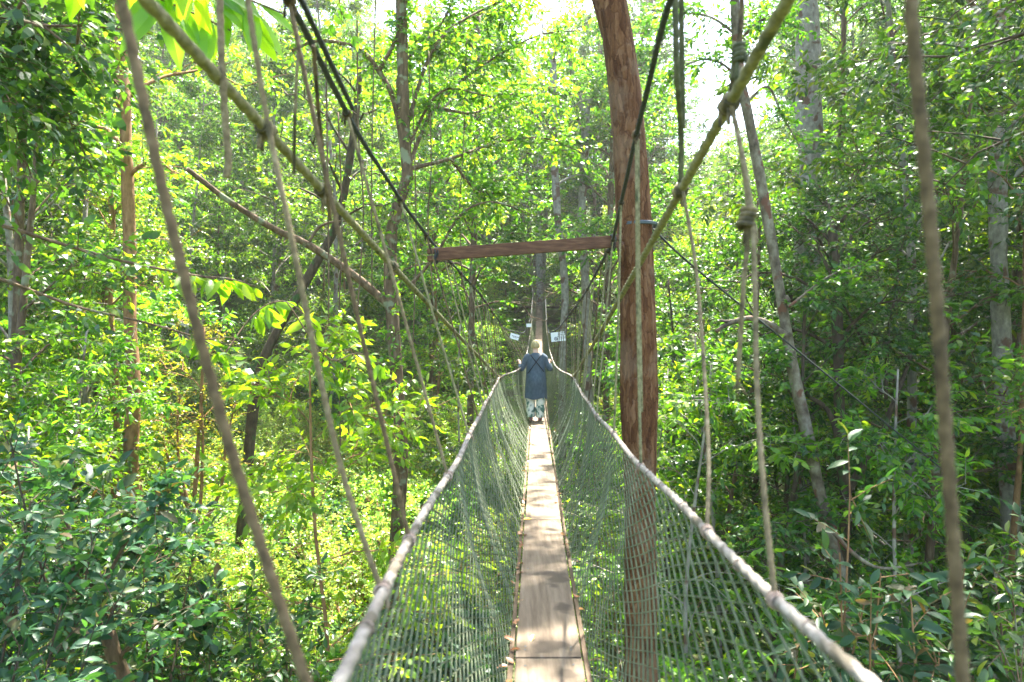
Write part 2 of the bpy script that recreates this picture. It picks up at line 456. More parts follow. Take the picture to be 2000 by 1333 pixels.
# ------------------------------------------------------------------ main cables, hangers, stays
def cable_pt(sd, y):
    y = np.asarray(y, float)
    z = np.interp(y, [-2, 2, 3.2, 4.4, 6, 10, 15, 20, 26, 34, 47], np.array([1.12, 1.03, 1.0, .88, .80, .56, .27, .22, .62, 1.9, 5.0])) + EYE
    xl = np.interp(y, [-2, 2.0, 3.2, 4.4, 5.7, 9, 15, 20, 30, 47], [-.65, -.67, -.74, -.70, -.66, -.42, -.17, .33, .85, 1.5])
    xr = np.interp(y, [-2, 2.0, 3.2, 4.4, 5.7, 9, 15, 20, 30, 47], [.46, .47, .59, .70, .835, .96, 1.02, 1.08, 1.5, 2.25])
    return np.stack([xl if sd < 0 else xr, y, z], -1)

cables = {}
for sd, side in ((-1, 'left'), (1, 'right')):
    ys = np.concatenate([np.arange(-1.5, 6, .6), np.arange(6.2, 47, 1.2)])
    P = cable_pt(sd, ys)
    root = thing('suspension_cable', 'black braided suspension cable dropping to the %s of the crossbeam and away' % side, 'cable', P[4])
    rope_obj('cable', P, .0105, M['rope_black'], root, step=.011)
    cables[sd] = root
rope2 = cable_pt(-1, np.arange(-1.5, 3.1, .5)); rope2[:, 0] += .028; rope2[:, 2] += .016
rope_obj('cable', rope2, .0095, M['rope_black'], cables[-1], step=.011)

def hanger(top, bottom, r, mat, label, via=None, group=None, knot_top=True, knot_bot=True, sd=-1, seed=1, kd=None):
    pts = [np.asarray(top, float)] + [np.asarray(p, float) for p in (via or [])] + [np.asarray(bottom, float)]
    if not via:
        mid = (pts[0] + pts[-1]) / 2 + np.array([.006 * math.sin(seed * 1.3), .012 * math.cos(seed * 2.1), 0])
        pts.insert(1, mid)
    root = thing('hanger_rope', label, 'rope', bottom, group)
    rp = rope_obj('rope', np.array(pts), r, mat, root, step=max(.008, r * .9) * (1 if pts[-1][1] < 6 else 3))
    if knot_bot: knot_part('knot', np.asarray(bottom, float), kd if kd is not None else np.array([.02 * sd, 1, .05]), .0130, r * .66, 4, M['lashing'], root, seed, 1)
    if knot_top: knot_part('knot', np.asarray(top, float), np.array([-.05 * sd, 1, -.2]), .012, r * .7, 4, M['rope_brown'], root, seed + 7, 3)
    return root

# near hangers, one by one
hanger(at(196, -210, 1.1), at(622, 1400, 1.1), .0086, M['rope_brown'], 'thick brown rope hanging nearest on the left, blurred and bowed from top to bottom',
       via=[at(240, 10, 1.1), at(325, 400, 1.1), at(425, 790, 1.1), at(505, 1050, 1.1), at(570, 1250, 1.1)], sd=-1, seed=3, knot_top=False, knot_bot=False)
hanger(at(462, -160, 1.66), rail(-1, 1.66), .0068, M['rope_tan'], 'tan rope knotted to the left stay rope and tied to the grey handrail below it',
       via=[at(490, 40, 1.66), at(522, 235, 1.68), at(562, 430, 1.66), at(650, 850, 1.66), at(712, 1060, 1.66)], sd=-1, seed=5)
hanger(cable_pt(-1, 2.06), rail(-1, 2.06), .0068, M['rope_brown'], 'brown rope from the top knot of the left black cable down to the handrail', sd=-1, seed=8)
hanger(cable_pt(-1, 3.02), rail(-1, 3.02), .0068, M['rope_tan'], 'tan rope from the shaggy knot midway up the left black cable to the handrail', sd=-1, seed=12)
hanger(cable_pt(-1, 4.3), rail(-1, 4.3), .0068, M['rope_olive'], 'olive rope tied just before the crossbeam on the left cable', sd=-1, seed=14)
hanger(at(1776, -130, 1.0), at(1888, 1440, 1.0), .0088, M['rope_brown'], 'thick brown rope hanging nearest on the right, blurred, from top to bottom edge',
       via=[at(1783, 60, 1.0), at(1822, 500, 1.0), at(1858, 1000, 1.0)], sd=1, seed=21, knot_top=False, knot_bot=False)
hanger(cable_pt(1, 3.28), rail(1, 3.28), .0068, M['rope_olive'], 'pale olive rope hanging straight down in front of the red brown trunk', sd=1, seed=23)
hanger(cable_pt(1, 3.34) + np.array([.014, 0, .0]), rail(1, 3.34) + np.array([.014, 0, .26]), .0065, M['rope_olive'], 'loose second strand beside the rope in front of the red brown trunk', sd=1, seed=24, knot_top=False, knot_bot=False)
hanger(cable_pt(1, 4.36), rail(1, 4.36), .0068, M['rope_olive'], 'olive rope beside the left edge of the red brown trunk', sd=1, seed=26)

stay = {}
for sd, side, a, b in ((-1, 'left', (-1.03, -.3, 1.14), (-.2205, 11.4, -.6)), (1, 'right', (.60, -.3, 1.14), (1.0, 11.05, -.6))):
    a = np.array(a) + [0, 0, EYE]; b = rail(sd, 11.25)
    t = np.linspace(0, 1, 12)[:, None]
    P = a * (1 - t) + b * t; P[:, 2] -= .03 * np.sin(PI * t[:, 0])
    root = thing('stay_rope', 'thick olive stay rope slanting from overhead %s down to the handrail by the person' % side, 'rope', P[4])
    rope_obj('rope', P, .0165, M['rope_olive'], root, step=.013)
    stay[sd] = (root, P)
    for d in ((2.33, 2.89, 4.1) if sd < 0 else (2.16, 2.89)):
        c = np.array([np.interp(d, P[:, 1], P[:, k]) for k in range(3)])
        knot_part('knot', c, b - a, .0175, .0078, 5, M['rope_tan'], root, int(d * 10) + sd, 2)
    knot_part('knot', b, b - a, .018, .008, 4, M['rope_brown'], root, 4, 2)
def stay_pt(sd, d):
    P = stay[sd][1]
    return np.array([np.interp(d, P[:, 1], P[:, k]) for k in range(3)])

hanger(at(1318, -180, 2.5), stay_pt(1, 2.89) + np.array([0, 0, .005]), .0105, M['rope_moss'], 'doubled mossy rope dropping from above to the lower knot of the right stay rope',
       via=[at(1321, 120, 2.6), at(1330, 260, 2.8)], sd=1, seed=31, knot_top=False, knot_bot=False)
hanger(at(1325, -180, 2.52) + np.array([.012, 0, 0]), at(1334, 250, 2.78), .0095, M['rope_moss'], 'second strand of the doubled mossy rope above the right stay rope', sd=1, seed=32, knot_top=False, knot_bot=False)
hanger(stay_pt(1, 2.85), rail(1, 2.14), .0068, M['rope_tan'], 'tan rope from the lower knot of the right stay rope to the handrail',
       via=[at(1362, 550, 2.75), at(1383, 860, 2.4)], sd=1, seed=33, knot_top=False)
black = hanger(at(1452, -150, 2.1), stay_pt(1, 2.16), .0080, M['rope_brown'], 'dark rope with a black lump, hanging onto the upper knot of the right stay rope',
       via=[at(1446, 60, 2.12)], sd=1, seed=34, knot_top=False, knot_bot=False)
knot_part('knot', at(1443, 105, 2.12), np.array([0, .1, 1]), .009, .0085, 4, M['rope_moss'], black, 4, 3)
hanger(stay_pt(1, 2.14), rail(1, 1.6), .0068, M['rope_tan'], 'tan rope from the upper knot of the right stay rope down to the handrail',
       via=[at(1468, 420, 2.0), at(1478, 740, 1.85), at(1492, 960, 1.72)], sd=1, seed=35, knot_top=False)
free = hanger(stay_pt(1, 2.13) + np.array([-.005, 0, -.01]), at(1441, 742, 2.0), .0068, M['rope_tan'], 'frayed rope end hanging free below the upper knot of the right stay rope',
       via=[at(1448, 300, 2.1), at(1462, 430, 2.02), at(1452, 560, 2.0)], sd=1, seed=36, knot_top=False, knot_bot=False)
frm = MB(); rgf = np.random.default_rng(2)
for e_, n_ in ((at(1441, 742, 2.0), 14), (at(1460, 440, 2.0), 8)):
    for k in range(n_):
        dv = np.array([rgf.normal(0, .012), rgf.normal(0, .012), -rgf.uniform(.02, .075)])
        v, f = tubes(spline([e_ + rgf.normal(0, .004, 3) + [0, 0, .01], e_ + dv * .6 + rgf.normal(0, .003, 3), e_ + dv], 6), .0012, 3); frm.add(v, f)
frm.build('frayed_fibres', M['rope_tan'], free, origin=at(1441, 742, 2.0))['kind'] = 'stuff'
knot_part('knot', at(1460, 425, 2.0), np.array([.3, 0, 1.]), .012, .0085, 4, M['rope_tan'], free, 51, 2)
free2 = hanger(at(427, -80, 2.0), at(443, 348, 2.0), .0095, M['rope_tan'], 'cut rope end hanging free in front of the leaves at upper left',
       via=[at(432, 90, 2.0), at(441, 250, 2.0), at(446, 310, 2.0)], sd=-1, seed=37, knot_top=False, knot_bot=False)
hanger(at(584, 70, 2.4), at(574, 340, 2.5), .0055, M['rope_tan'], 'thin loose cord end dangling behind the left stay rope',
       via=[at(577, 200, 2.4)], sd=-1, seed=38, knot_top=False, knot_bot=False)
hanger(at(612, 90, 2.15), at(645, 430, 2.7), .0068, M['rope_brown'], 'brown cord hanging from the top knot of the left black cable onto the stay rope',
       via=[at(625, 250, 2.4)], sd=-1, seed=39, knot_top=False, knot_bot=False)
# farther hangers: both sides, from the cable straight down to the handrail
far = list(np.arange(5.45, 16.0, .62)) + list(np.arange(16.4, 45, 1.0))
for sd, side in ((-1, 'left'), (1, 'right')):
    for k, y in enumerate(far):
        y = y + .12 * math.sin(k * 2.3 + sd)
        hanger(cable_pt(sd, y), rail(sd, y), .0062 if y < 16 else .008, M['rope_olive'] if (k + (sd > 0)) % 3 else M['rope_brown'],
               'thin rope between black cable and handrail in the %s row beyond the crossbeam' % side,
               group='thin hanger ropes on the %s side' % side, sd=sd, seed=60 + k, knot_top=(y < 12), knot_bot=(y < 14))

# ------------------------------------------------------------------ crossbeam
a, b = at(834, 499, 5.62), at(1216, 471, 5.78)
bx = norm(b - a); by = norm(np.cross(UP, bx)); bz = np.cross(bx, by)
Rm = np.stack([bx, by, bz], 1); Lb = np.linalg.norm(b - a)
beam = thing('crossbeam', 'reddish wooden crossbeam held level between the trunk and the left cable', 'beam', (a + b) / 2)
mb = MB()
def bar(x0, x1, z0, z1, y=.05):
    v, f = box(((x0 + x1) / 2, 0, (z0 + z1) / 2), (x1 - x0, y, z1 - z0)); mb.add(v @ Rm.T + (a + b) / 2, f)
h = .051
bar(-Lb / 2 + .09, Lb / 2 - .11, -h, h)
bar(-Lb / 2, -Lb / 2 + .0895, -h, -.008); bar(-Lb / 2 + .004, -Lb / 2 + .0895, .010, h)
bar(Lb / 2 - .1095, Lb / 2, -h, -.006); bar(Lb / 2 - .1095, Lb / 2 - .004, .012, h)
bo = mb.build('notched_plank', M['beam_wood'], beam, smooth=False, origin=(a + b) / 2)
bv = bo.modifiers.new('bevel', 'BEVEL'); bv.width = .004; bv.segments = 2
for sd, px, py in ((-1, 852, 500), (1, 1196, 474)):
    c = at(px, py, 5.66 if sd < 0 else 5.74)
    knot_part('binding', c, bx, .06, .006, 3, M['rope_black'], beam, 70 + sd, 1)

# ------------------------------------------------------------------ foliage toolkit
def leaf_arrays(pos, d, nrm, L, W, curl=.12):
    """N leaves, 6 verts each, pointed ellipse bent along its length"""
    n = len(pos)
    d = norm(d); r = norm(np.cross(d, nrm)); nn = np.cross(r, d)
    L = np.asarray(L)[:, None]; W = np.asarray(W)[:, None]
    def row(t, w, h): return pos + d * L * t - nn * L * h, r * W * w
    c1, w1 = row(.28, .44, -curl * .5); c2, w2 = row(.66, .40, -curl * .25); tip = pos + d * L - nn * L * curl
    fold = nn * W * .10
    V = np.stack([pos, c1 - w1 + fold, c1 + w1 + fold, c2 - w2 + fold * .7, c2 + w2 + fold * .7, tip], 1)
    i = np.arange(n)[:, None] * 6
    tri = np.concatenate([i + np.array([[0, 2, 1]]), i + np.array([[3, 4, 5]])])
    quad = i + np.array([[1, 2, 4, 3]])
    return V.reshape(-1, 3), [tri, quad]


def big_leaf_arrays(pos, d, nrm, L, W, curl=.25, fold=.16):
    """N leaves with midrib fold, 5 rows (for leaves close to the camera)"""
    n = len(pos)
    d = norm(d); r = norm(np.cross(d, nrm)); nn = np.cross(r, d)
    L = np.asarray(L)[:, None]; W = np.asarray(W)[:, None]
    rows = []
    ts = [.0, .1, .28, .5, .72, .9, 1.0]; ws = [.03, .24, .44, .5, .39, .15, .01]
    for t, w in zip(ts, ws):
        c = pos + d * L * t - nn * L * curl * t * t
        rows += [c - r * W * w + nn * W * w * fold * 2, c, c + r * W * w + nn * W * w * fold * 2]
    V = np.stack(rows, 1)
    q = []
    for k in range(len(ts) - 1):
        b0 = k * 3; b1 = b0 + 3
        q += [[b0, b0 + 1, b1 + 1, b1], [b0 + 1, b0 + 2, b1 + 2, b1 + 1]]
    q = np.array(q)
    F4 = (np.arange(n)[:, None, None] * (len(ts) * 3) + q[None]).reshape(-1, 4)
    return V.reshape(-1, 3), [F4]


def sprays(rg, base, d, tl, n, L, W, hang=.25, flat=.5, big=False, jit=.28, curl=.14):
    """leaves along twigs: base (M,3), d (M,3), tl (M,)"""
    m = len(base)
    d = norm(d)
    t = np.linspace(.18, 1.0, n)[None, :] + rg.uniform(-.05, .05, (m, n))
    tw = base[:, None] + d[:, None] * (tl[:, None] * t)[..., None]
    tw[..., 2] -= .22 * tl[:, None] * t ** 2 * (.4 + hang)
    side = norm(np.cross(d, UP + rg.normal(0, .25, (m, 3))))
    sg = np.where((np.arange(n)[None] + rg.integers(0, 2, (m, 1))) % 2 == 0, 1., -1.)
    ld = d[:, None] * (.35 + .7 * t ** 2)[..., None] + side[:, None] * (sg * (1.0 - .55 * t ** 3))[..., None] - UP * (hang * (.6 + .8 * rg.random((m, n))))[..., None] + rg.normal(0, jit, (m, n, 3))
    nm = UP * flat + rg.normal(0, .45, (m, n, 3))
    N = m * n
    sc = rg.uniform(.65, 1.2, (m, n)).ravel()
    fn = big_leaf_arrays if big else leaf_arrays
    return fn(tw.reshape(N, 3), ld.reshape(N, 3), nm.reshape(N, 3), L * sc, W * sc * rg.uniform(.85, 1.15, N), curl=curl if not big else .25)


def rot_about(v, ax, ang):
    ax = norm(ax); c, s = np.cos(ang)[..., None], np.sin(ang)[..., None]
    return v * c + np.cross(ax, v) * s + ax * (np.sum(ax * v, -1, keepdims=True)) * (1 - c)


def grow(seed, path, r0, r1, base_t, R, n_limb, n_sub, n_sp, n_leaf, L, W, hang=.25, up=.35, flat=.5, wood=None, leaves=None, twig=.38, keep=None, top=1.0, sides=10, jit=.28, limbs=None):
    """tree on a trunk path (K,3): limbs -> side branches -> twigs -> leaves"""
    rg = np.random.default_rng(seed)
    wood = wood or MB(); leaves = leaves or MB(); limbs = limbs or MB()
    K = max(14, int(np.linalg.norm(np.diff(path, axis=0), axis=1).sum() / .45))
    P = spline(path, K)
    t = np.linspace(0, 1, K)
    rad = (r0 + (r1 - r0) * t) * (1 + .06 * np.sin(t * 31 + seed) + .05 * rg.normal(size=K)) * (1 + .5 * np.exp(-t * K / 2.2))
    v, f = tubes(P, rad[None], sides, True, lobes=5, amp=.12, twist=.3); wood.add(v, f)
    if n_limb:
        tt = base_t + (top - base_t) * (np.arange(n_limb) + rg.uniform(0, .9, n_limb)) / n_limb
        st = interp_path(P, tt)
        az = np.arange(n_limb) * 2.399 + rg.uniform(-.5, .5, n_limb)
        prof = np.sin(PI * (.30 + .62 * (tt - base_t) / (1.001 - base_t))) ** .8
        ln = R * prof * rg.uniform(.65, 1.15, n_limb)
        el = up + .5 * (tt - base_t) / (1.001 - base_t) + rg.normal(0, .18, n_limb)
        d = np.stack([np.cos(az), np.sin(az), el], -1); d = norm(d)
        s = np.linspace(0, 1, 7)
        LP = st[:, None] + d[:, None] * (ln[:, None] * s)[..., None]
        LP[..., 2] += (.16 * ln[:, None] * np.sin(s * PI)[None] - .14 * ln[:, None] * s ** 2) 
        LP += rg.normal(0, .035, LP.shape) * ln[:, None, None] * s[None, :, None]
        lr = np.interp(tt, t, r0 + (r1 - r0) * t) * .42
        v, f = tubes(LP, np.maximum(lr[:, None] * (1 - .8 * s)[None], .006), 6); limbs.add(v, f)
        ss = np.linspace(.22, 1.0, n_sub)[None] + rg.uniform(-.06, .06, (n_limb, n_sub)); ss = np.clip(ss, .1, 1)
        si = ss * 6; i0 = np.clip(si.astype(int), 0, 5); fr = (si - i0)[..., None]
        ar = np.arange(n_limb)[:, None]
        sb = LP[ar, i0] * (1 - fr) + LP[ar, i0 + 1] * fr
        ang = rg.uniform(.4, 1.15, (n_limb, n_sub)) * np.where(np.arange(n_sub) % 2 == 0, 1, -1)
        sdv = rot_about(np.broadcast_to(d[:, None], sb.shape), np.broadcast_to(UP, sb.shape), ang) + rg.normal(0, .25, sb.shape)
        sdv[..., 2] += .05
        sdv = norm(sdv)
        sl = (ln[:, None] * (.5 - .22 * ss) + .2) * rg.uniform(.6, 1.25, ss.shape)
        q = np.linspace(0, 1, 4)
        SP = sb[:, :, None] + sdv[:, :, None] * (sl[..., None] * q)[..., None]
        SP[..., 2] -= .12 * sl[..., None] * q ** 2
        SP = SP.reshape(-1, 4, 3)
        v, f = tubes(SP, np.array([.012, .009, .006, .004]) * (r0 / .1) ** .4, 4); limbs.add(v, f)
        ns = len(SP)
        u = np.linspace(.15, 1, n_sp)[None] + rg.uniform(-.08, .08, (ns, n_sp)); u = np.clip(u, .05, 1)
        ui = u * 3; j0 = np.clip(ui.astype(int), 0, 2); fr = (ui - j0)[..., None]
        ar = np.arange(ns)[:, None]
        tb = SP[ar, j0] * (1 - fr) + SP[ar, j0 + 1] * fr
        sd2 = np.repeat(norm(SP[:, -1] - SP[:, 0])[:, None], n_sp, 1)
        td = norm(sd2 * .7 + rg.normal(0, .62, tb.shape) + UP * .05)
        tl = twig * rg.uniform(.6, 1.3, tb.shape[:2])
        tb = tb.reshape(-1, 3); td = td.reshape(-1, 3); tl = tl.reshape(-1)
        if keep is not None:
            k = keep(tb + td * tl[:, None] * .6); tb, td, tl = tb[k], td[k], tl[k]
        if len(tb):
            TP = tb[:, None] + td[:, None] * (tl[:, None] * np.array([0, .5, 1.0]))[..., None]
            TP[..., 2] -= .22 * tl[:, None] * np.array([0, .25, 1.0]) * (.4 + hang)
            v, f = tubes(TP, np.array([.004, .003, .0015]) * (1 + L * 2), 3); limbs.add(v, f)
            v, f = sprays(rg, tb, td, tl, n_leaf, L, W, hang, flat, jit=jit); leaves.add(v, f)
    return wood, limbs, leaves


def ground_rel(x, y):
    x = np.asarray(x, float); y = np.asarray(y, float)
    side = np.abs(x - .04 * y)
    z = -7.6 + 0 * x
    z = z + .16 * np.maximum(side - 9, 0) + .012 * np.maximum(side - 9, 0) ** 1.5
    z = z + .27 * np.maximum(y - 24, 0) + .004 * np.maximum(y - 24, 0) ** 2 * (y < 60) + (y >= 60) * .004 * 36 ** 2
    z = z + .5 * np.sin(x * .31 + 1) * np.cos(y * .27) + .25 * np.sin(x * .8 + y * .6)
    return z
def ground(x, y): return float(ground_rel(x, y)) + EYE

def corridor(p, clear=.95):
    """True where a point keeps clear of the walkway"""
    y = p[..., 1]; x = p[..., 0] - axis_x(y); z = p[..., 2]
    zb = deck_z(y)
    inside = (np.abs(x) < clear) & (y < END) & (z > zb - .4) & (z < np.where(y < 6, EYE + 2.6, EYE + np.interp(y, [6, 20, 47], [1.7, 1.1, 5])))
    return ~inside

# ------------------------------------------------------------------ ground
def make_ground():
    xs = np.concatenate([np.linspace(-160, -40, 20)[:-1], np.linspace(-40, 40, 90), np.linspace(40, 160, 20)[1:]])
    ys = np.concatenate([np.linspace(-40, 0, 14)[:-1], np.linspace(0, 70, 90), np.linspace(70, 190, 20)[1:]])
    X, Y = np.meshgrid(xs, ys)
    Z = ground_rel(X, Y) + EYE
    idx = np.arange(X.size).reshape(X.shape)
    f = np.stack([idx[:-1, :-1], idx[:-1, 1:], idx[1:, 1:], idx[1:, :-1]], -1).reshape(-1, 4)
    m = noise_mat('forest_floor', [(.3, (.03, .030, .012)), (.45, (.06, .065, .022)), (.55, (.07, .11, .025)), (.75, (.14, .20, .04))], 1.4, detail=9, bump=.6, bump_scale=9, dist=.08)
    o = MB().add(np.stack([X, Y, Z], -1), f).build('ground', m)
    tag(o, kind='structure')
make_ground()

def undergrowth():
    rg = np.random.default_rng(77)
    mb = MB()
    def patch(n, x0, x1, y0, y1, L, W, hgt, nl=8):
        x = rg.uniform(x0, x1, n); y = rg.uniform(y0, y1, n)
        dens = np.sin(x * .9 + 2 * np.sin(y * .5)) + np.sin(y * .7 + x * .3) > -.7
        x, y = x[dens], y[dens]
        h = hgt * rg.uniform(.1, 1, len(x)) * (1 + .5 * np.sin(x * .6) * np.cos(y * .5))
        ok = (np.abs(x - axis_x(y)) > 1.7) | (ground_rel(x, y) + EYE + h < deck_z(y) - .7) | (y > END + 2)
        x, y, h = x[ok], y[ok], h[ok]
        p = np.stack([x, y, ground_rel(x, y) + EYE + h], -1)
        d = norm(np.stack([rg.normal(size=len(x)), rg.normal(size=len(x)), rg.uniform(-.1, .9, len(x))], -1))
        v, f = sprays(rg, p, d, rg.uniform(.25, .6, len(x)), nl, L, W, .3, .6); mb.add(v, f)
    patch(5200, -26, 24, 5, 26, .13, .05, 1.3)
    patch(6500, -38, 40, 24, 48, .22, .10, 1.8)
    patch(9000, -75, 80, 46, 98, .36, .17, 3.0, 7)
    o = mb.build('undergrowth', [M['leaf_fine']])
    tag(o, 'leafy undergrowth covering the valley floor below the walkway', None, kind='stuff')
undergrowth()

# ------------------------------------------------------------------ repeating tree kinds
PROTO = {}
def proto(kind, var, seed, H, r0, base_t, R, args, leafm, barkm, bend=.5, name='forest_tree'):
    rg = np.random.default_rng(seed)
    n = 7
    t = np.linspace(0, 1, n)
    a = rg.uniform(0, 6.28)
    path = np.stack([bend * np.sin(t * 2.6 + a) * t + rg.normal(0, .05, n) * bend, bend * np.cos(t * 2.1 + a) * t, H * t], -1)
    path[:, :2] -= path[0, :2]; path[0, 2] = -.6
    w, lm, l = grow(seed, path, r0, r0 * .3, base_t, R, **args)
    ms = (w.mesh('trunk_mesh'), l.mesh('crown_mesh', smooth=False), lm.mesh('limbs_mesh'))
    for m_, b_ in zip(ms, (barkm, leafm, barkm)): m_.materials.append(b_)
    PROTO[(kind, var)] = ms + (name,)

tall = dict(n_limb=32, n_sub=6, n_sp=8, n_leaf=12, L=.175, W=.074, hang=.35, up=.25, twig=.5)
tallb = dict(n_limb=30, n_sub=6, n_sp=8, n_leaf=12, L=.22, W=.075, hang=.55, up=.3, twig=.5)
under = dict(n_limb=16, n_sub=6, n_sp=6, n_leaf=11, L=.155, W=.064, hang=.3, up=.15, twig=.42)
fine = dict(n_limb=28, n_sub=7, n_sp=7, n_leaf=12, L=.12, W=.05, hang=.2, up=.25, twig=.36)
bush = dict(n_limb=14, n_sub=5, n_sp=5, n_leaf=10, L=.15, W=.066, hang=.2, up=.6, twig=.34)
thin = dict(n_limb=12, n_sub=5, n_sp=5, n_leaf=11, L=.17, W=.058, hang=.45, up=.1, twig=.45)
proto('tall', 0, 11, 19, .14, .14, 3.9, tall, M['leaf_mid'], M['bark_brown'])
proto('tall', 1, 12, 18, .12, .12, 3.7, tallb, M['leaf_mid'], M['bark_grey'], .7)
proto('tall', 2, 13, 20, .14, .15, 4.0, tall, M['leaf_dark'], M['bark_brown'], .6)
proto('tall', 3, 14, 17, .11, .12, 3.8, fine, M['leaf_fine'], M['bark_grey'], .6)
proto('under', 0, 21, 10.5, .09, .22, 2.7, under, M['leaf_mid'], M['bark_brown'], .5)
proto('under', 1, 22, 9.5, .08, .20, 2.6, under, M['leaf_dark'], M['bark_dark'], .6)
proto('under', 2, 23, 11, .08, .25, 2.5, fine, M['leaf_fine'], M['bark_orange'], .5)
proto('under', 3, 24, 9, .075, .18, 2.6, thin, M['leaf_bright'], M['bark_brown'], .5)
proto('bush', 0, 31, 2.8, .04, .05, 1.7, bush, M['leaf_mid'], M['bark_brown'], .2, 'shrub')
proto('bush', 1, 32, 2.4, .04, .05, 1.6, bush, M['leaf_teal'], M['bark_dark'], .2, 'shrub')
proto('bush', 2, 33, 3.2, .04, .05, 1.6, dict(bush, L=.08, W=.035, n_sp=7), M['leaf_fine'], M['bark_orange'], .2, 'shrub')
proto('bush', 3, 34, 2.8, .04, .05, 1.7, dict(bush, L=.09, W=.04, n_sp=7), M['leaf_sun_pale'], M['bark_orange'], .2, 'shrub')
proto('thin', 0, 41, 6.5, .04, .25, 1.5, thin, M['leaf_bright'], M['bark_orange'], .35, 'sapling')
proto('thin', 1, 42, 7.0, .045, .2, 1.6, thin, M['leaf_mid'], M['bark_grey'], .35, 'sapling')

def plant(kind, var, x, y, s, rz, label, cat, group, dz=0.0):
    tm, cm, lm, nm = PROTO[(kind, var)]
    root = bpy.data.objects.new(nm, None); COL.objects.link(root)
    root.location = (x, y, ground(x, y) + dz); root.rotation_euler = (0, 0, rz); root.scale = (s, s, s)
    tag(root, label, cat, group)
    tr = None
    for pn, me in (('trunk', tm), ('crown', cm), ('limbs', lm)):
        o = bpy.data.objects.new(pn, me); COL.objects.link(o); o.parent = tr if pn == 'limbs' else root
        if pn == 'trunk': tr = o
    return root

LABELS = {
    ('tall', 0): ('tall broadleaf tree with a brown trunk and mid green crown, among the forest behind', 'tree', 'tall brown trunked forest trees'),
    ('tall', 1): ('tall grey trunked tree with long drooping mid green leaves, among the forest behind', 'tree', 'tall grey trunked forest trees'),
    ('tall', 2): ('tall tree with a dark green dense crown, among the forest behind', 'tree', 'tall dark crowned forest trees'),
    ('tall', 3): ('tall grey trunked tree with a crown of very small yellow green leaves', 'tree', 'tall small leaved forest trees'),
    ('under', 0): ('understorey tree with slender brown stem and mid green leaves', 'tree', 'mid green understorey trees'),
    ('under', 1): ('understorey tree with dark stem and glossy dark green leaves', 'tree', 'dark glossy understorey trees'),
    ('under', 2): ('understorey tree with orange brown stem and fine pale green leaves', 'tree', 'fine leaved understorey trees'),
    ('under', 3): ('understorey tree with brown stem and bright backlit green leaves', 'tree', 'bright understorey trees'),
    ('bush', 0): ('mid green broadleaf shrub on the valley floor', 'shrub', 'mid green shrubs on the valley floor'),
    ('bush', 1): ('dark bluish green shrub with shiny leaves on the valley floor', 'shrub', 'shiny dark shrubs on the valley floor'),
    ('bush', 2): ('fine leaved yellow green shrub on the valley floor', 'shrub', 'fine leaved shrubs on the valley floor'),
    ('bush', 3): ('pale sunlit yellow green shrub in the clearing left of the walkway', 'shrub', 'pale sunlit shrubs in the clearing'),
    ('thin', 0): ('slender sapling with orange brown stem and bright drooping leaves', 'sapling', 'bright drooping saplings'),
    ('thin', 1): ('slender sapling with pale grey stem and mid green drooping leaves', 'sapling', 'pale stemmed saplings'),
}
rnd = random.Random(2024)
placed = []
SIGHT = [(-.172, 12), (-.55, 13), (.40, 11), (.44, 11), (.47, 11), (-.38, 15), (-.46, 14), (.49, 12), (.73, 13)]    # directions in which a known trunk must stay visible
def fits(x, y, r):
    return all((x - a) ** 2 + (y - b) ** 2 > (.55 * (r + c)) ** 2 for a, b, c in placed)
def scatter(kinds, n, y0, y1, r, gap, xfun, smin=.85, smax=1.2):
    tries = got = 0
    while got < n and tries < n * 60:
        tries += 1
        y = rnd.uniform(y0, y1); x = xfun(y)
        if abs(x - float(axis_x(y))) < gap + (.7 if 26 < y < END else 0): continue
        if not fits(x, y, r): continue
        if kinds[0][0] == 'tall' and .235 < x / y < .39: continue      # the gap of open sky at the upper right
        if -.58 < x / y < -.07 and 11 < y < 33 and kinds[0][0] != 'bush': continue   # the sunlit clearing on the left
        if any(y < q - .5 and abs(x / y - tx) < (.75 * r if kinds[0][0] != 'bush' else .3) / y for tx, q in SIGHT): continue
        k = rnd.choice(kinds)
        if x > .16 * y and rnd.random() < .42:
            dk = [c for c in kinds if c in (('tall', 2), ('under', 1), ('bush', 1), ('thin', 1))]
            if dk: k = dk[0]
        placed.append((x, y, r)); got += 1
        lb, ct, gr = LABELS[k]
        sc, rz = rnd.uniform(smin, smax), rnd.uniform(0, 6.28)
        if k[0] == 'tall' and (22 < y < 43 and abs(x - float(axis_x(y)) - 1.2) < 5.2 or .195 < x / y < .42 and y < 46): continue   # sunlit aisle of the far walkway, sky gap
        if k[0] == 'under' and 20 < y < 46 and abs(x - float(axis_x(y)) - .8) < 3.6: continue
        plant(k[0], k[1], x, y, sc, rz, lb, ct, gr)
    return got
spread = lambda k=.86, b=3: (lambda y: rnd.uniform(-k * y - b, k * y + b))
scatter([('tall', 0), ('tall', 1), ('tall', 2), ('tall', 3)], 34, 15, 30, 2.9, 4.3, spread())
scatter([('tall', 0), ('tall', 1), ('tall', 2), ('tall', 3), ('tall', 1)], 84, 29, 60, 2.5, 2.7, spread())
scatter([('under', 0), ('under', 1), ('under', 2), ('under', 3)], 34, 10, 30, 2.0, 3.4, spread())
scatter([('under', 0), ('under', 2), ('under', 3)], 20, 30, 46, 2.2, 2.4, spread())
scatter([('thin', 0), ('thin', 1)], 26, 8, 24, 1.0, 2.3, spread())
scatter([('bush', 0), ('bush', 1), ('bush', 2)], 60, 8, 34, .9, 1.0, spread())
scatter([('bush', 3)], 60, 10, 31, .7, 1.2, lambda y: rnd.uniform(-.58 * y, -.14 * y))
scatter([('bush', 2), ('bush', 0)], 26, 18, 50, .8, 1.5, lambda y: float(axis_x(y)) + rnd.uniform(-4.5, 4.5))

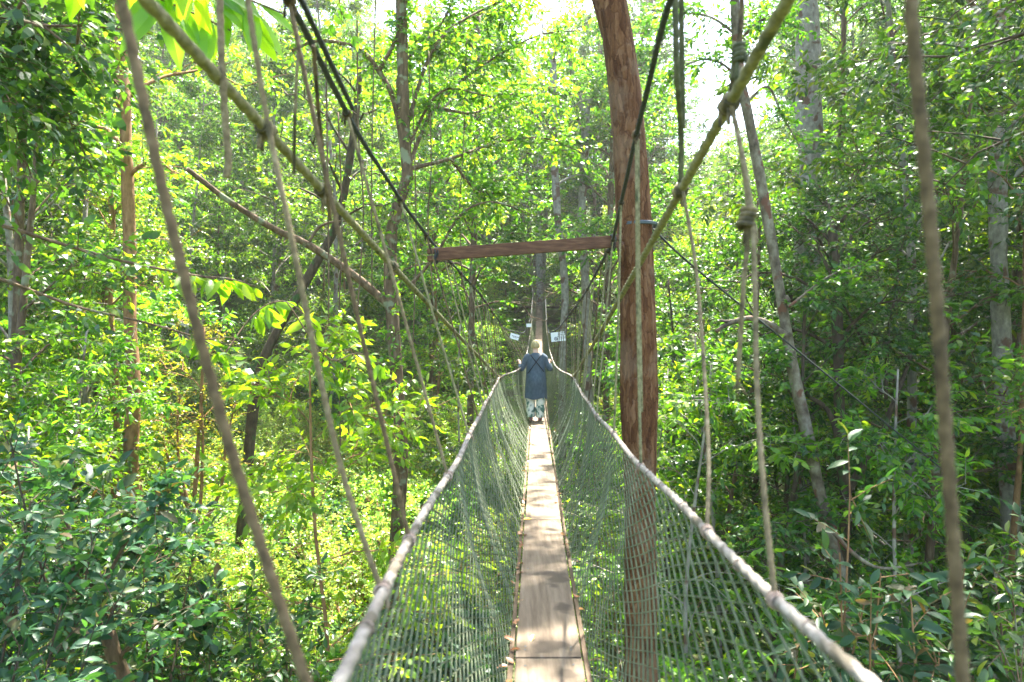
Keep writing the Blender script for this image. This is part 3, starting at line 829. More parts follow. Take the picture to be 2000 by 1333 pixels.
# far wood on the slope behind: one mass
def far_wood():
    rg = np.random.default_rng(9)
    n = 330
    mb = MB(); wd = MB()
    y = rg.uniform(50, 95, n); x = rg.uniform(-1, 1, n) * (y * .85 + 6)
    for i in range(n):
        gz = ground(x[i], y[i]); H = rg.uniform(13, 22) if not .22 < x[i] / y[i] < .41 else rg.uniform(5, 7); R = rg.uniform(3.4, 5.6)
        P = spline([[x[i], y[i], gz - .5], [x[i] + rg.normal() * .4, y[i], gz + H * .5], [x[i] + rg.normal() * .8, y[i], gz + H]], 8)
        v, f = tubes(P, np.linspace(.24, .06, 8)[None], 6); wd.add(v, f, 1)
        m = 190
        c = P[rg.integers(3, 8, m)] + norm(rg.normal(size=(m, 3))) * (R * rg.uniform(.3, 1.0, m) ** .6)[:, None] * np.array([1, 1, .7])
        v, f = sprays(rg, c, norm(rg.normal(size=(m, 3)) + UP * .1), rg.uniform(.7, 1.3, m), 8, .36, .16, .3, .5); mb.add(v, f, 0)
    mb.v += wd.v; off = mb.n
    mb.f += [f + off for f in wd.f]; mb.m += wd.m; mb.n += wd.n
    o = mb.build('far_wood', [M['leaf_mid'], M['bark_grey']], smooth=False)
    tag(o, 'mass of forest on the slope behind the end of the walkway', None, kind='stuff')
far_wood()

def finish_tree(root, base, w, lm, l, barkm, leafm, leaf_name='crown'):
    t = w.build('trunk', barkm, root, origin=base)
    if lm.n:
        o = lm.build('limbs', barkm, None, origin=base)
        o.location = (0, 0, 0); o.parent = t
    if l.n: l.build(leaf_name, leafm, root, smooth=False, origin=base)
    return root

# ------------------------------------------------------------------ individual trees traced from the photo
def traced(name, label, pts, d, w0, w1, barkm, leafm, crown=None, up_to=None, down=True, seed=1, keep=corridor, cat='tree', extra=None, group=None):
    """pts: photo pixels down the visible trunk from the top; d: distance; extended to the ground and to up_to metres above the eye"""
    ds = d if isinstance(d, (list, tuple)) else [d] * len(pts)
    P = [at(px, py, q) for (px, py), q in zip(pts, ds)][::-1]
    low, high = P[0], P[-1]
    if down:
        g = ground(low[0], low[1])
        if low[2] > g:
            sl = (P[1] - P[0]); sl = sl / max(abs(sl[2]), .2)
            k = (low[2] - g) + .5
            b = low - np.array([sl[0] * .4 * k, sl[1] * .2 * k, k])
            P = [b, (b + low) / 2 + np.array([.02, 0, 0])] + P
    if up_to is not None and EYE + up_to > high[2]:
        sl = (P[-1] - P[-2]); sl = sl / max(abs(sl[2]), .3)
        k = EYE + up_to - high[2]
        P += [high + np.array([sl[0] * .3 * k * .5 + .05, .05, k * .5]), high + np.array([sl[0] * .3 * k, 0, k])]
    P = np.array(P)
    base = P[0].copy()
    m2 = .5 * d / F if not isinstance(d, (list, tuple)) else .5 * ds[0] / F
    c = dict(base_t=.75, R=2.0, n_limb=10, n_sub=5, n_sp=5, n_leaf=10, L=.13, W=.05); c.update(crown or {})
    w, lm, l = grow(seed, P, w1 * m2, w0 * m2, c.pop('base_t'), c.pop('R'), **c, keep=keep, sides=14)
    root = thing(name, label, cat, base, group)
    if extra: extra(lm, l)
    return finish_tree(root, base, w, lm, l, barkm, leafm)

def limb(w, pts, d, w0, w1, sides=8):
    ds = d if isinstance(d, (list, tuple)) else [d] * len(pts)
    P = spline([at(px, py, q) for (px, py), q in zip(pts, ds)], max(8, len(pts) * 5))
    rr = np.linspace(w0, w1, len(P)) * .5 * ds[0] / F
    rr = rr * (1 + .06 * np.sin(np.arange(len(P)) * 1.7))
    v, f = tubes(P, rr[None], sides, True); w.add(v, f)
    return P

def leafy(l, w, P, n, seed, L, W, twig=.35, nleaf=8, hang=.35, t0=.2, keep=corridor, spreadv=.7):
    rg = np.random.default_rng(seed)
    t = rg.uniform(t0, 1, n)
    b = interp_path(P, t)
    d = norm(norm(P[-1] - P[0]) * .5 + rg.normal(0, spreadv, (n, 3)))
    tl = twig * rg.uniform(.6, 1.3, n)
    if keep is not None:
        k = keep(b + d * tl[:, None] * .6); b, d, tl = b[k], d[k], tl[k]
    TP = b[:, None] + d[:, None] * (tl[:, None] * np.array([0, .5, 1.0]))[..., None]
    TP[..., 2] -= .22 * tl[:, None] * np.array([0, .25, 1.0]) * (.4 + hang)
    v, f = tubes(TP, np.array([.005, .0035, .002]), 4); w.add(v, f)
    v, f = sprays(rg, b, d, tl, nleaf, L, W, hang, .5); l.add(v, f)

# the red-brown support trunk
main = traced('support_tree', 'big red brown flaky trunk standing right beside the walkway, holding the crossbeam', [(1174, -140), (1194, 0), (1215, 130), (1230, 300), (1238, 440), (1246, 600), (1250, 900), (1251, 1333)], 6.02, 62, 69,
       M['bark_red'], M['leaf_mid'], dict(base_t=.80, R=6.6, n_limb=25, n_sub=7, n_sp=7, n_leaf=11, L=.17, W=.075, up=.12), up_to=11, seed=101)  # crown lies above the view, widened to dapple the deck with shade
ring = at(1246, 444, 6.02); t = np.linspace(0, 2 * PI * 2.05, 60)
P = np.stack([ring[0] + .158 * np.cos(t), ring[1] + .158 * np.sin(t), ring[2] + .012 * t / 6.28 - .004 * np.sin(t)], -1)
v, f = tubes(P, .0105, 8, True)
hose = MB().add(v, f).build('strap', M['hose'], None, origin=ring)
hose.name = 'trunk_strap'; tag(hose, 'dark blue cable strapped round the red brown trunk above the crossbeam', 'strap')
P = spline([at(1276, 448, 6.0), at(1330, 500, 6.3), at(1420, 575, 6.8), at(1600, 720, 8.2), at(1850, 925, 10)], 60)
v, f = tubes(P, .010, 6, True)
tag(MB().add(v, f).build('guy_cable', M['rope_black'], None, origin=P[0]), 'dark guy cable slanting down to the right from the strap on the red brown trunk', 'cable')

for k, (px, d, tp, sd_, lf, lab) in enumerate([
        (925, 27, 13, 141, 'leaf_mid', 'broad leafy tree left of the far walkway, its branches closing over the crossbeam'),
        (990, 56, 24, 142, 'leaf_bright', 'bright backlit tree standing behind the middle of the crossbeam'),
        (1190, 27, 12, 143, 'leaf_mid', 'leafy tree right of the far walkway, close behind the red brown trunk'),
        (850, 34, 15, 144, 'leaf_bright', 'bright leafy tree above the left end of the crossbeam')]):
    traced('leafy_tree', lab, [(px + 6, 300), (px, 480), (px - 4, 640), (px - 6, 800)], d, 9, 14, M['bark_brown'], M[lf],
           dict(base_t=.40, R=4.2, n_limb=30, n_sub=6, n_sp=7, n_leaf=11, L=.20, W=.085, up=.15), up_to=tp, seed=sd_)
def ex_grey(w, l): pass
traced('grey_tree', 'stout straight pale grey trunk rising behind leaves at upper right', [(1572, -60), (1576, 40), (1580, 200), (1581, 380), (1570, 750), (1556, 1100)], 19, 42, 46, M['bark_grey'], M['leaf_mid'],
       dict(base_t=.80, R=4, n_limb=12, n_sub=6, n_sp=6, n_leaf=11, L=.14), up_to=17, seed=102)

def ex_speck(w, l):
    P = limb(w, [(1533, 655), (1500, 632), (1462, 622), (1425, 632), (1398, 648)], 10.8, 14, 7)
    limb(w, [(1440, 626), (1420, 628), (1405, 626)], 10.8, 7, 5)
    for px, py, s in ((1530, 585, .16), (1536, 655, .12), (1620, 1032, .13)):
        c = at(px, py, 11)
        rg = np.random.default_rng(int(px))
        for k in range(10):
            a = rg.uniform(0, 6.28); q = np.array([math.cos(a), math.sin(a), rg.uniform(-.6, .6)])
            v, f = tubes(np.array([c - q * .02 - UP * s * .5, c + q * .07, c + q * .05 + UP * s * rg.uniform(.2, .6)]), np.array([[.05, .055, .02]]), 6, True); w.add(v, f)
    for k, (pts, n) in enumerate([([(1440, 70), (1390, 35), (1330, 25), (1265, 20)], 46), ([(1452, 160), (1400, 120), (1345, 125), (1300, 170)], 34), ([(1442, 80), (1500, 35), (1570, 60)], 46), ([(1458, 200), (1500, 170), (1530, 230), (1570, 300)], 34), ([(1440, 60), (1420, -40), (1340, -60)], 40)]):
        B = limb(w, pts, 11 + .2 * k, 6, 2); leafy(l, w, B, n, 700 + k, .125, .05, .42, 8, .35, .2, spreadv=1.0)
    B = limb(w, [(1540, 600), (1620, 540), (1690, 515)], 10.4, 6, 3); leafy(l, w, B, 22, 5, .13, .055, .3, 8, .1, .4)
    B = limb(w, [(1625, 1035), (1665, 1080), (1720, 1110), (1800, 1100)], 9.5, 10, 4); leafy(l, w, B, 18, 6, .13, .055, .3, 7, .2, .4)
traced('speckled_tree', 'slender pale speckled trunk leaning left, with a dark knot of roots and a broken stub', [(1440, 100), (1462, 230), (1478, 310), (1500, 430), (1528, 600), (1548, 720), (1578, 850), (1603, 970), (1635, 1090), (1652, 1170)], 11, 13, 26,
       M['bark_speckled'], M['leaf_mid'], dict(base_t=.84, R=5.2, n_limb=18, n_sub=7, n_sp=7, n_leaf=11, L=.15, W=.065), up_to=12, seed=103, extra=ex_speck)  # unseen upper crown, raised and enlarged to cast more shade on the planks

def ex_vine(w, l):
    limb(w, [(766, 604), (700, 545), (605, 480), (540, 450), (450, 395), (365, 330)], [12, 11.8, 11.4, 11, 10.5, 10], 17, 9)
    limb(w, [(600, 478), (630, 440), (690, 430)], 11.4, 7, 4)
    P = limb(w, [(795, 330), (770, 200), (740, 140), (700, 95), (620, 80), (570, 100)], 12, 13, 6); leafy(l, w, P, 60, 4, .12, .05)
    P = limb(w, [(740, 140), (780, 60), (800, -40)], 12, 9, 5); leafy(l, w, P, 50, 3, .12, .05)
    P = limb(w, [(790, 300), (860, 180), (960, 190)], 12, 7, 3); leafy(l, w, P, 40, 7, .12, .05)
    P = limb(w, [(800, 560), (850, 500), (900, 420), (960, 395), (1040, 420)], 13, 7, 3); leafy(l, w, P, 40, 8, .12, .05)
    for k, (pts, ds, n) in enumerate([
            ([(795, 330), (850, 210), (940, 130), (1050, 70), (1130, 60)], [12, 12.8, 13.6, 14.4, 15], 90),
            ([(790, 260), (850, 90), (940, 20), (1040, -20)], [12, 12.6, 13.5, 14.5], 80),
            ([(800, 330), (880, 310), (970, 280), (1060, 270), (1140, 300)], [12, 13, 14.5, 15.5, 16], 80),
            ([(850, 210), (930, 220), (1010, 180), (1090, 170)], [12.8, 14, 15, 16], 80),
            ([(790, 270), (780, 140), (860, 50), (900, -40)], [12, 12.5, 13, 13.6], 70),
            ([(880, 310), (930, 370), (1000, 380)], [13, 13.6, 14.2], 40)]):
        P = limb(w, pts, ds, 9 - (k > 2) * 2, 3)
        leafy(l, w, P, n, 500 + k, .165, .066, .75, 11, .35, .2, spreadv=1.1)
    rg = np.random.default_rng(6)
    # climber leaves clasping the trunk
    for (px, py) in [(765, y) for y in range(380, 1300, 16)]:
        c = at(px + rg.uniform(-22, 22), py, 12 - rg.uniform(.05, .3))
        if 480 < py < 620 and rg.random() < .5: continue
        d = norm(rg.normal(size=(2, 3)) + np.array([0, -.6, -.1]))
        v, f = sprays(rg, np.stack([c, c + .05]), d, np.array([.3, .35]), 8, .11, .05, .3, .4); l.add(v, f)
traced('climber_clad_tree', 'brown trunk wrapped in climbing leaves, left of the walkway, with one long rising limb', [(790, 270), (800, 330), (768, 430), (762, 520), (768, 640), (778, 780), (782, 920), (768, 1140), (752, 1333)], 12, 18, 30,
       M['bark_brown'], M['leaf_mid'], dict(base_t=.84, R=3.0, n_limb=10, n_sub=6, n_sp=6, n_leaf=11, L=.12), up_to=9, seed=104, extra=ex_vine)

traced('tan_tree', 'straight tan trunk with flaking bark in the left part of the clearing', [(235, 60), (245, 260), (254, 480), (253, 620), (262, 760), (256, 890), (268, 1000), (280, 1100), (286, 1250)], 13, 18, 30,
       M['bark_orange'], M['leaf_bright'], dict(base_t=.60, R=2.6, n_limb=14, n_sub=6, n_sp=6, n_leaf=10, L=.12), up_to=10, seed=105)
traced('dark_leaning_tree', 'dark trunk leaning right behind the nearest hanging rope, in the sunlit clearing', [(660, 430), (620, 510), (575, 590), (520, 690), (496, 790), (482, 940), (470, 1080)], 15, 12, 26,
       M['bark_dark'], M['leaf_mid'], dict(base_t=.72, R=2.0, n_limb=9, n_sub=5, n_sp=5, n_leaf=10, L=.12), up_to=6, seed=106)
def ex_multi(w, l):
    for pts in ([(372, 1085), (368, 990), (350, 910), (347, 820), (352, 770)], [(382, 1060), (393, 960), (396, 850), (392, 750)], [(386, 1040), (430, 960), (442, 860), (460, 790)], [(376, 1010), (340, 930), (318, 860)]):
        P = limb(w, pts, 14, 9, 3); leafy(l, w, P, 34, len(pts) * 3 + pts[-1][0], .075, .032, .4, 10, .25, .45)
traced('many_stemmed_shrub', 'thin orange brown shrub with several upright stems in the sunlit clearing', [(398, 640), (394, 760), (385, 900), (378, 1000), (374, 1090)], 14, 5, 12,
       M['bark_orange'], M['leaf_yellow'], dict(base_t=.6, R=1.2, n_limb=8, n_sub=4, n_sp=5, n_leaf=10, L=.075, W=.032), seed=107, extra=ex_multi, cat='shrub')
def ex_thin2(w, l): pass
traced('thin_tan_tree', 'thin tan stem just left of the tan trunk', [(215, 560), (222, 700), (228, 830), (224, 960), (228, 1080)], 15, 9, 14, M['bark_orange'], M['leaf_fine'],
       dict(base_t=.7, R=1.6, n_limb=9, n_sub=5, n_sp=5, n_leaf=10, L=.08, W=.035), up_to=4, seed=108)
traced('edge_tree', 'narrow brown trunk rising near the left edge through dark leaves', [(48, 120), (46, 230), (40, 380), (36, 520), (30, 700)], 13, 12, 18, M['bark_brown'], M['leaf_mid'],
       dict(base_t=.6, R=2.4, n_limb=12, n_sub=5, n_sp=6, n_leaf=10, L=.12), up_to=9, seed=109)
def ex_stub(w, l):
    P = limb(w, [(195, 1190), (165, 1165), (148, 1120), (140, 1080)], 6, 18, 9); leafy(l, w, P, 16, 3, .14, .06, .3, 7, .2, .5)
    P = limb(w, [(200, 1185), (215, 1120), (260, 1040), (330, 960)], 6, 9, 4); leafy(l, w, P, 26, 9, .15, .065, .35, 7, .25, .3)
    P = limb(w, [(198, 1190), (120, 1000), (60, 900)], 6, 8, 3); leafy(l, w, P, 26, 19, .15, .065, .35, 7, .25, .3)
traced('stub_tree', 'short brown trunk with a broken top among dark leaves at lower left', [(196, 1180), (208, 1240), (232, 1300), (262, 1380)], 6, 25, 34, M['bark_brown'], M['leaf_teal'],
       dict(base_t=.9, R=.8, n_limb=5, n_sub=4, n_sp=4, n_leaf=8, L=.14, W=.06), seed=110, extra=ex_stub)
traced('pale_slender_tree', 'pale slender trunk beyond the crossbeam, nearest to the far end of the walkway', [(1082, 300), (1090, 430), (1098, 500), (1104, 580), (1100, 660), (1098, 760)], 26, 13, 16, M['bark_grey'], M['leaf_mid'],
       dict(base_t=.72, R=2.6, n_limb=12, n_sub=6, n_sp=6, n_leaf=10, L=.15, W=.06), up_to=11, seed=111)
def ex_fork(w, l):
    P = limb(w, [(1142, 230), (1128, 180), (1112, 110), (1108, 30)], 27, 12, 6); leafy(l, w, P, 40, 31, .15, .06, .5, 10)
    P = limb(w, [(1142, 225), (1165, 180), (1200, 140)], 27, 11, 6); leafy(l, w, P, 40, 32, .15, .06, .5, 10)
traced('forked_pale_tree', 'pale trunk forking high up, behind the right half of the crossbeam', [(1145, 215), (1140, 330), (1136, 450), (1143, 540), (1146, 640), (1150, 800)], 27, 16, 18, M['bark_grey'], M['leaf_mid'],
       dict(base_t=.8, R=2, n_limb=6, n_sub=5, n_sp=5, n_leaf=10, L=.15, W=.06), up_to=8, seed=112, extra=ex_fork)
def ex_curve(w, l):
    limb(w, [(1655, 960), (1690, 905), (1722, 850), (1740, 800), (1755, 760)], 12, 18, 8)
    limb(w, [(1640, 910), (1634, 850), (1615, 800), (1580, 775)], 12, 14, 8)
    P = limb(w, [(1722, 770), (1700, 700), (1655, 610), (1630, 560)], 12, 7, 4); leafy(l, w, P, 40, 41, .11, .045)
    P = limb(w, [(1730, 780), (1735, 650), (1752, 560), (1755, 480)], 12, 7, 4); leafy(l, w, P, 50, 42, .11, .045)
    P = limb(w, [(1745, 790), (1780, 690), (1790, 620), (1810, 590), (1900, 570)], 12, 9, 5); leafy(l, w, P, 60, 43, .11, .045)
    P = limb(w, [(1580, 775), (1540, 720), (1500, 690)], 12, 8, 4); leafy(l, w, P, 40, 44, .11, .045)
traced('curving_tree', 'low crooked tree with several mossy curving limbs right of the speckled trunk', [(1642, 880), (1650, 940), (1652, 1000), (1648, 1110), (1640, 1200)], 12, 18, 26, M['bark_dark'], M['leaf_dark'],
       dict(base_t=.75, R=2.0, n_limb=12, n_sub=6, n_sp=6, n_leaf=10, L=.11, W=.045), up_to=2.2, seed=113, extra=ex_curve)
traced('edge_grey_tree', 'thick grey trunk at the right edge behind shaded leaves', [(1950, 480), (1958, 700), (1966, 870), (1974, 1010), (1976, 1130)], 13, 28, 34, M['bark_grey'], M['leaf_dark'],
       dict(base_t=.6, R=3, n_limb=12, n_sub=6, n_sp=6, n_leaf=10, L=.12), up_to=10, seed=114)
traced('edge_brown_tree', 'thin reddish stem crossing in front of the grey trunk at the right edge', [(2000, 700), (1993, 880), (1985, 980), (1976, 1090)], 12, 9, 12, M['bark_orange'], M['leaf_dark'],
       dict(base_t=.7, R=1.8, n_limb=9, n_sub=5, n_sp=5, n_leaf=9, L=.12), up_to=4, seed=115)
traced('stake_tree', 'thin straight pole-like stem just left of the speckled trunk, half hidden by leaves', [(1478, 600), (1470, 760), (1432, 950), (1410, 1100)], 14, 6, 10, M['bark_brown'], M['leaf_mid'],
       dict(base_t=.4, R=1.5, n_limb=12, n_sub=5, n_sp=5, n_leaf=9, L=.11), up_to=3, seed=116)

# near overhanging trees: trunk outside the frame, branches and big leaves inside
def hanging_leaves(l, w, P, n, seed, L, W, t0=.2, down=.9, mat_rg=None):
    rg = np.random.default_rng(seed)
    t = rg.uniform(t0, 1, n)
    b = interp_path(P, t)
    d = norm(np.stack([rg.normal(0, .6, n), rg.normal(0, .6, n), -down * rg.uniform(.4, 1.2, n)], -1) + norm(P[-1] - P[0]) * .35)
    nm = norm(np.stack([rg.normal(0, .8, n), -np.ones(n), rg.normal(0.5, .6, n)], -1))
    sc = rg.uniform(.7, 1.2, n)
    pet = b + d * .03
    v, f = big_leaf_arrays(pet, d, nm, L * sc, W * sc, .18, .12); l.add(v, f)

def left_over():
    base = np.array([-5.6, 5.2, ground(-5.6, 5.2)])
    root = thing('overhanging_tree', 'tree just outside the left edge whose long thin branches and bright hanging leaves reach in', 'tree', base)
    w, lm, l = MB(), MB(), MB(); big = MB()
    path = np.array([base - [0, 0, .5], base + [.1, 0, 4], [-5.3, 5.3, EYE + .5], [-5.0, 5.6, EYE + 4], [-4.7, 5.8, EYE + 8.5]])
    grow(201, path, .13, .04, .62, 2.9, 15, 6, 7, 10, .13, .055, .35, .2, wood=w, limbs=lm, leaves=l, keep=corridor)
    P = limb(lm, [(-180, 395), (0, 440), (130, 480), (230, 508), (345, 532), (420, 545)], [5.2, 5.6, 5.9, 6.0, 6.0, 6.0], 10, 4)
    hanging_leaves(big, w, P, 12, 1, .20, .07, .78)
    Q = limb(lm, [(345, 532), (400, 540), (450, 545), (500, 560)], 6.0, 3, 2); hanging_leaves(big, w, Q, 20, 2, .21, .075, 0)
    leafy(l, lm, P, 14, 3, .13, .055, .35, 6, .3, .1)
    P = limb(lm, [(-200, 480), (0, 545), (80, 575), (160, 602), (290, 632), (390, 662), (440, 690)], [5.2, 5.6, 5.9, 6.0, 6.1, 6.1, 6.1], 9, 3)
    hanging_leaves(big, w, P, 16, 4, .20, .07, .8); leafy(l, lm, P, 16, 5, .13, .055, .35, 6, .3, .1)
    Q = limb(lm, [(440, 690), (500, 610), (560, 590), (620, 640)], [6.1, 6.4, 6.6, 6.8], 3, 2); hanging_leaves(big, w, Q, 24, 8, .20, .075, .3)
    Q = limb(lm, [(560, 590), (640, 700), (700, 690), (760, 720)], [6.6, 6.8, 7, 7], 3, 1.5); hanging_leaves(big, w, Q, 9, 9, .16, .06, .3)
    for k, (px, py, q) in enumerate([(60, 60, 5.5), (150, 120, 6), (20, 200, 5.2), (200, 40, 6.4), (110, 250, 6), (240, 180, 7), (60, 340, 6), (180, 330, 6.6)]):
        B = spline([np.array([-5.0, 5.6, EYE + 2.0 + k * .25]), (np.array([-5.0, 5.6, EYE + 2.6 + k * .2]) + at(px, py, q)) / 2 + UP * .3, at(px, py, q)], 12)
        v, f = tubes(B, np.linspace(.02, .006, 12)[None], 5); lm.add(v, f)
        leafy(l, lm, B, 34, 210 + k, .14, .06, .4, 8, .3, .45, spreadv=.9)
    finish_tree(root, base, w, lm, l, M['bark_brown'], M['leaf_dark'])  # darker leaf material on this crown, its shadow put into the colour
    o = big.build('hanging_leaves', M['leaf_bright'], root, origin=base); o['label'] = 'bright yellow green hanging leaves at the branch ends'
left_over()

def top_spray():
    base = np.array([-3.4, 3.4, ground(-3.4, 3.4)])
    root = thing('big_leaved_tree', 'tree above the left stay rope with very large bright drooping leaves at the top', 'tree', base)
    w, lm, big = MB(), MB(), MB()
    path = np.array([base - [0, 0, .5], base + [-.1, .1, 4], [-3.5, 3.5, EYE + .4], [-3.2, 3.6, EYE + 2.4], [-2.6, 3.9, EYE + 3.4]])
    P0 = spline(path, 24); v, f = tubes(P0, np.linspace(.07, .025, 24)[None], 8, True); w.add(v, f)
    rg = np.random.default_rng(3)
    for k, (px, py, q) in enumerate([(330, -60, 3.9), (420, -30, 4.0), (500, 20, 4.1), (560, 30, 4.3), (450, 60, 4.2), (380, 40, 4.3), (300, 10, 4.4), (520, -70, 3.9)]):
        B = spline([P0[-6 + (k % 5)], (P0[-4] + at(px, py, q)) / 2 + UP * .25, at(px, py, q)], 10)
        v, f = tubes(B, np.linspace(.014, .005, 10)[None], 5); lm.add(v, f)
        n = 8
        b = interp_path(B, rg.uniform(.62, 1, n))
        d = norm(np.stack([rg.normal(.35, .5, n), rg.normal(0, .35, n), -rg.uniform(.55, 1.1, n)], -1))
        nm = norm(np.stack([rg.normal(.3, .4, n), -np.ones(n) * .8, rg.uniform(.2, .9, n)], -1))
        s = rg.uniform(.75, 1.25, n)
        v, f = big_leaf_arrays(b, d, nm, .34 * s, .105 * s, .16, .12); big.add(v, f)
    finish_tree(root, base, w, lm, big, M['bark_brown'], M['leaf_sunny'])
top_spray()

def right_over():
    base = np.array([7.2, 6.6, ground(7.2, 6.6)])
    root = thing('shading_tree', 'shaded dark leaved tree overhanging the upper right corner', 'tree', base)
    w, lm, l = MB(), MB(), MB()
    path = np.array([base - [0, 0, .5], base + [0, .1, 4], [7.1, 6.7, EYE + .4], [6.9, 6.9, EYE + 4.5], [6.6, 7.0, EYE + 9]])
    grow(231, path, .15, .04, .5, 3.0, 18, 6, 7, 10, .12, .05, .3, .2, wood=w, limbs=lm, leaves=l, keep=corridor)
    for k, (px, py, q) in enumerate([(1940, 60, 6.0), (1900, 180, 6.3), (1960, 260, 6.0), (1980, 390, 6.2), (1850, 120, 7)]):
        B = spline([np.array([6.9, 6.9, EYE + 2.6 + k * .2]), at(px + 80, py - 60, q), at(px, py, q)], 12)
        v, f = tubes(B, np.linspace(.02, .006, 12)[None], 5); lm.add(v, f)
        leafy(l, lm, B, 34, 240 + k, .11, .045, .35, 8, .3, .3, spreadv=.9)
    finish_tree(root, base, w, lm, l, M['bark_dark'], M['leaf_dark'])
right_over()

# foreground shrubs: lower right with large leaves and reddish twigs, lower left dark
def near_shrub(name, label, x, y, tops, L, W, leafm, barkm, seed, nsp=16, nl=8, hang=.2):
    base = np.array([x, y, ground(x, y)])
    root = thing(name, label, 'shrub', base)
    w, big = MB(), MB()
    rg = np.random.default_rng(seed)
    for k, (px, py, q) in enumerate(tops):
        T = at(px, py, q)
        B = spline([base + rg.normal(0, .12, 3) * [1, 1, 0] - [0, 0, .2], base * .5 + T * .5 + np.array([rg.normal(0, .3), rg.normal(0, .3), .1]), T], 18)
        v, f = tubes(B, np.linspace(.03, .006, 18)[None], 6); w.add(v, f)
        t = 1 - rg.random(nsp) ** 1.5 * .34
        b = interp_path(B, t); d = norm(norm(B[-1] - B[-5]) * .6 + rg.normal(0, .6, (nsp, 3))); tl = rg.uniform(.2, .5, nsp)
        kk = corridor(b + d * tl[:, None] * .8, 1.0); b, d, tl = b[kk], d[kk], tl[kk]
        TP = b[:, None] + d[:, None] * (tl[:, None] * np.array([0, .5, 1.0]))[..., None]
        TP[..., 2] -= .22 * tl[:, None] * np.array([0, .25, 1.0]) * (.4 + hang)
        v, f = tubes(TP, np.array([.005, .004, .002]), 5); w.add(v, f)
        v, f = sprays(rg, b, d, tl, nl, L, W, hang, .7, big=True); big.add(v, f)
    w.build('stems', barkm, root, origin=base); big.build('foliage', leafm, root, origin=base)
near_shrub('large_leaved_shrub', 'shrub with large pale backed leaves and reddish twigs at lower right', 2.9, 4.9,
           [(1660, 960, 5.2), (1640, 1080, 5), (1720, 1120, 5), (1600, 1180, 5.4), (1780, 1180, 4.8), (1700, 1240, 4.6), (1820, 1260, 4.8), (1620, 1300, 5), (1760, 1320, 4.6), (1880, 1130, 5.2), (1560, 1250, 5.6), (1690, 1170, 5)],
           .15, .058, M['leaf_teal'], M['bark_orange'], 301, 12)
near_shrub('glossy_shrub', 'glossy dark shrub filling the lower right corner beside the nearest rope', 4.0, 4.6,
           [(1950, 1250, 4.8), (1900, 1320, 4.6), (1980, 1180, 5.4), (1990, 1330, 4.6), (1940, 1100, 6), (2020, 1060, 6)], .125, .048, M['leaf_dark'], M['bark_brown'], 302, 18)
near_shrub('bluish_shrub', 'bluish green large leaved shrub filling the lower left corner', -4.4, 4.8,
           [(60, 980, 5), (40, 1100, 5), (120, 1180, 4.8), (40, 1260, 4.6), (160, 1300, 4.6), (100, 1060, 5.4), (20, 860, 5.4), (180, 1060, 5.6), (90, 1330, 4.4), (-20, 1180, 4.8), (230, 1180, 5.2)],
           .115, .05, M['leaf_teal'], M['bark_dark'], 303, 24)
near_shrub('pale_topped_shrub', 'shrub with pale shining top leaves in front of the tan trunk', -4.2, 7.0,
           [(270, 1020, 7), (330, 980, 7.2), (200, 940, 7), (380, 1060, 7), (300, 1140, 6.8), (420, 1180, 7), (140, 880, 7)], .17, .075, M['leaf_teal'], M['bark_brown'], 304, 14)
near_shrub('leafy_shrub', 'dark leafy shrub below the left handrail rope', -2.6, 7.4,
           [(480, 1180, 7.4), (560, 1230, 7.2), (420, 1260, 7), (620, 1120, 8), (520, 1320, 7), (350, 1300, 6.8), (600, 1330, 7)], .12, .05, M['leaf_dark'], M['bark_brown'], 305, 22)

# tree that carries the far end of the walkway
def far_end():
    y = END + .9; x = float(axis_x(y)); z0 = float(deck_z(END))
    base = np.array([x, y, ground(x, y)])
    root = thing('platform_tree', 'tree at the far end of the walkway with a small wooden landing round its trunk', 'tree', base)
    path = np.array([base - [0, 0, .4], [x, y, z0 + 2], [x - .1, y, z0 + 7], [x, y, z0 + 13]])
    w, lm, l = grow(401, path, .26, .10, .52, 4.2, 26, 6, 7, 11, .20, .085)
    finish_tree(root, base, w, lm, l, M['bark_grey'], M['leaf_mid'])
    mb = MB()
    for k in range(9):
        v, f = box((x - 1.2 + .3 * k, y - .0, z0 - .05), (.27, 2.0, .06)); mb.add(v, f)
    mb.build('landing', M['plank'], root, smooth=False, origin=base)
far_end()

# lianas: hanging stems
rgl = np.random.default_rng(8)
for k, (px, py0, py1, d) in enumerate([(700, 200, 640, 11), (728, 150, 560, 11.4), (812, 330, 700, 11.5), (842, 260, 620, 12), (640, 260, 760, 10.5), (905, 230, 560, 13), (668, 380, 900, 10.8)]):
    P = spline([at(px + rgl.uniform(-8, 8), py0 - 160, d), at(px, py0 + 60, d), at(px + rgl.uniform(-10, 10), (py0 + py1) / 2, d), at(px + rgl.uniform(-12, 12), py1, d)], 30)
    v, f = tubes(P, .010 + .004 * rgl.random(), 5, True)
    tag(MB().add(v, f).build('liana', M['bark_brown'], None, origin=P[0]), 'thin brown liana hanging free among the leaves left of the walkway', 'vine', 'lianas hanging left of the walkway')

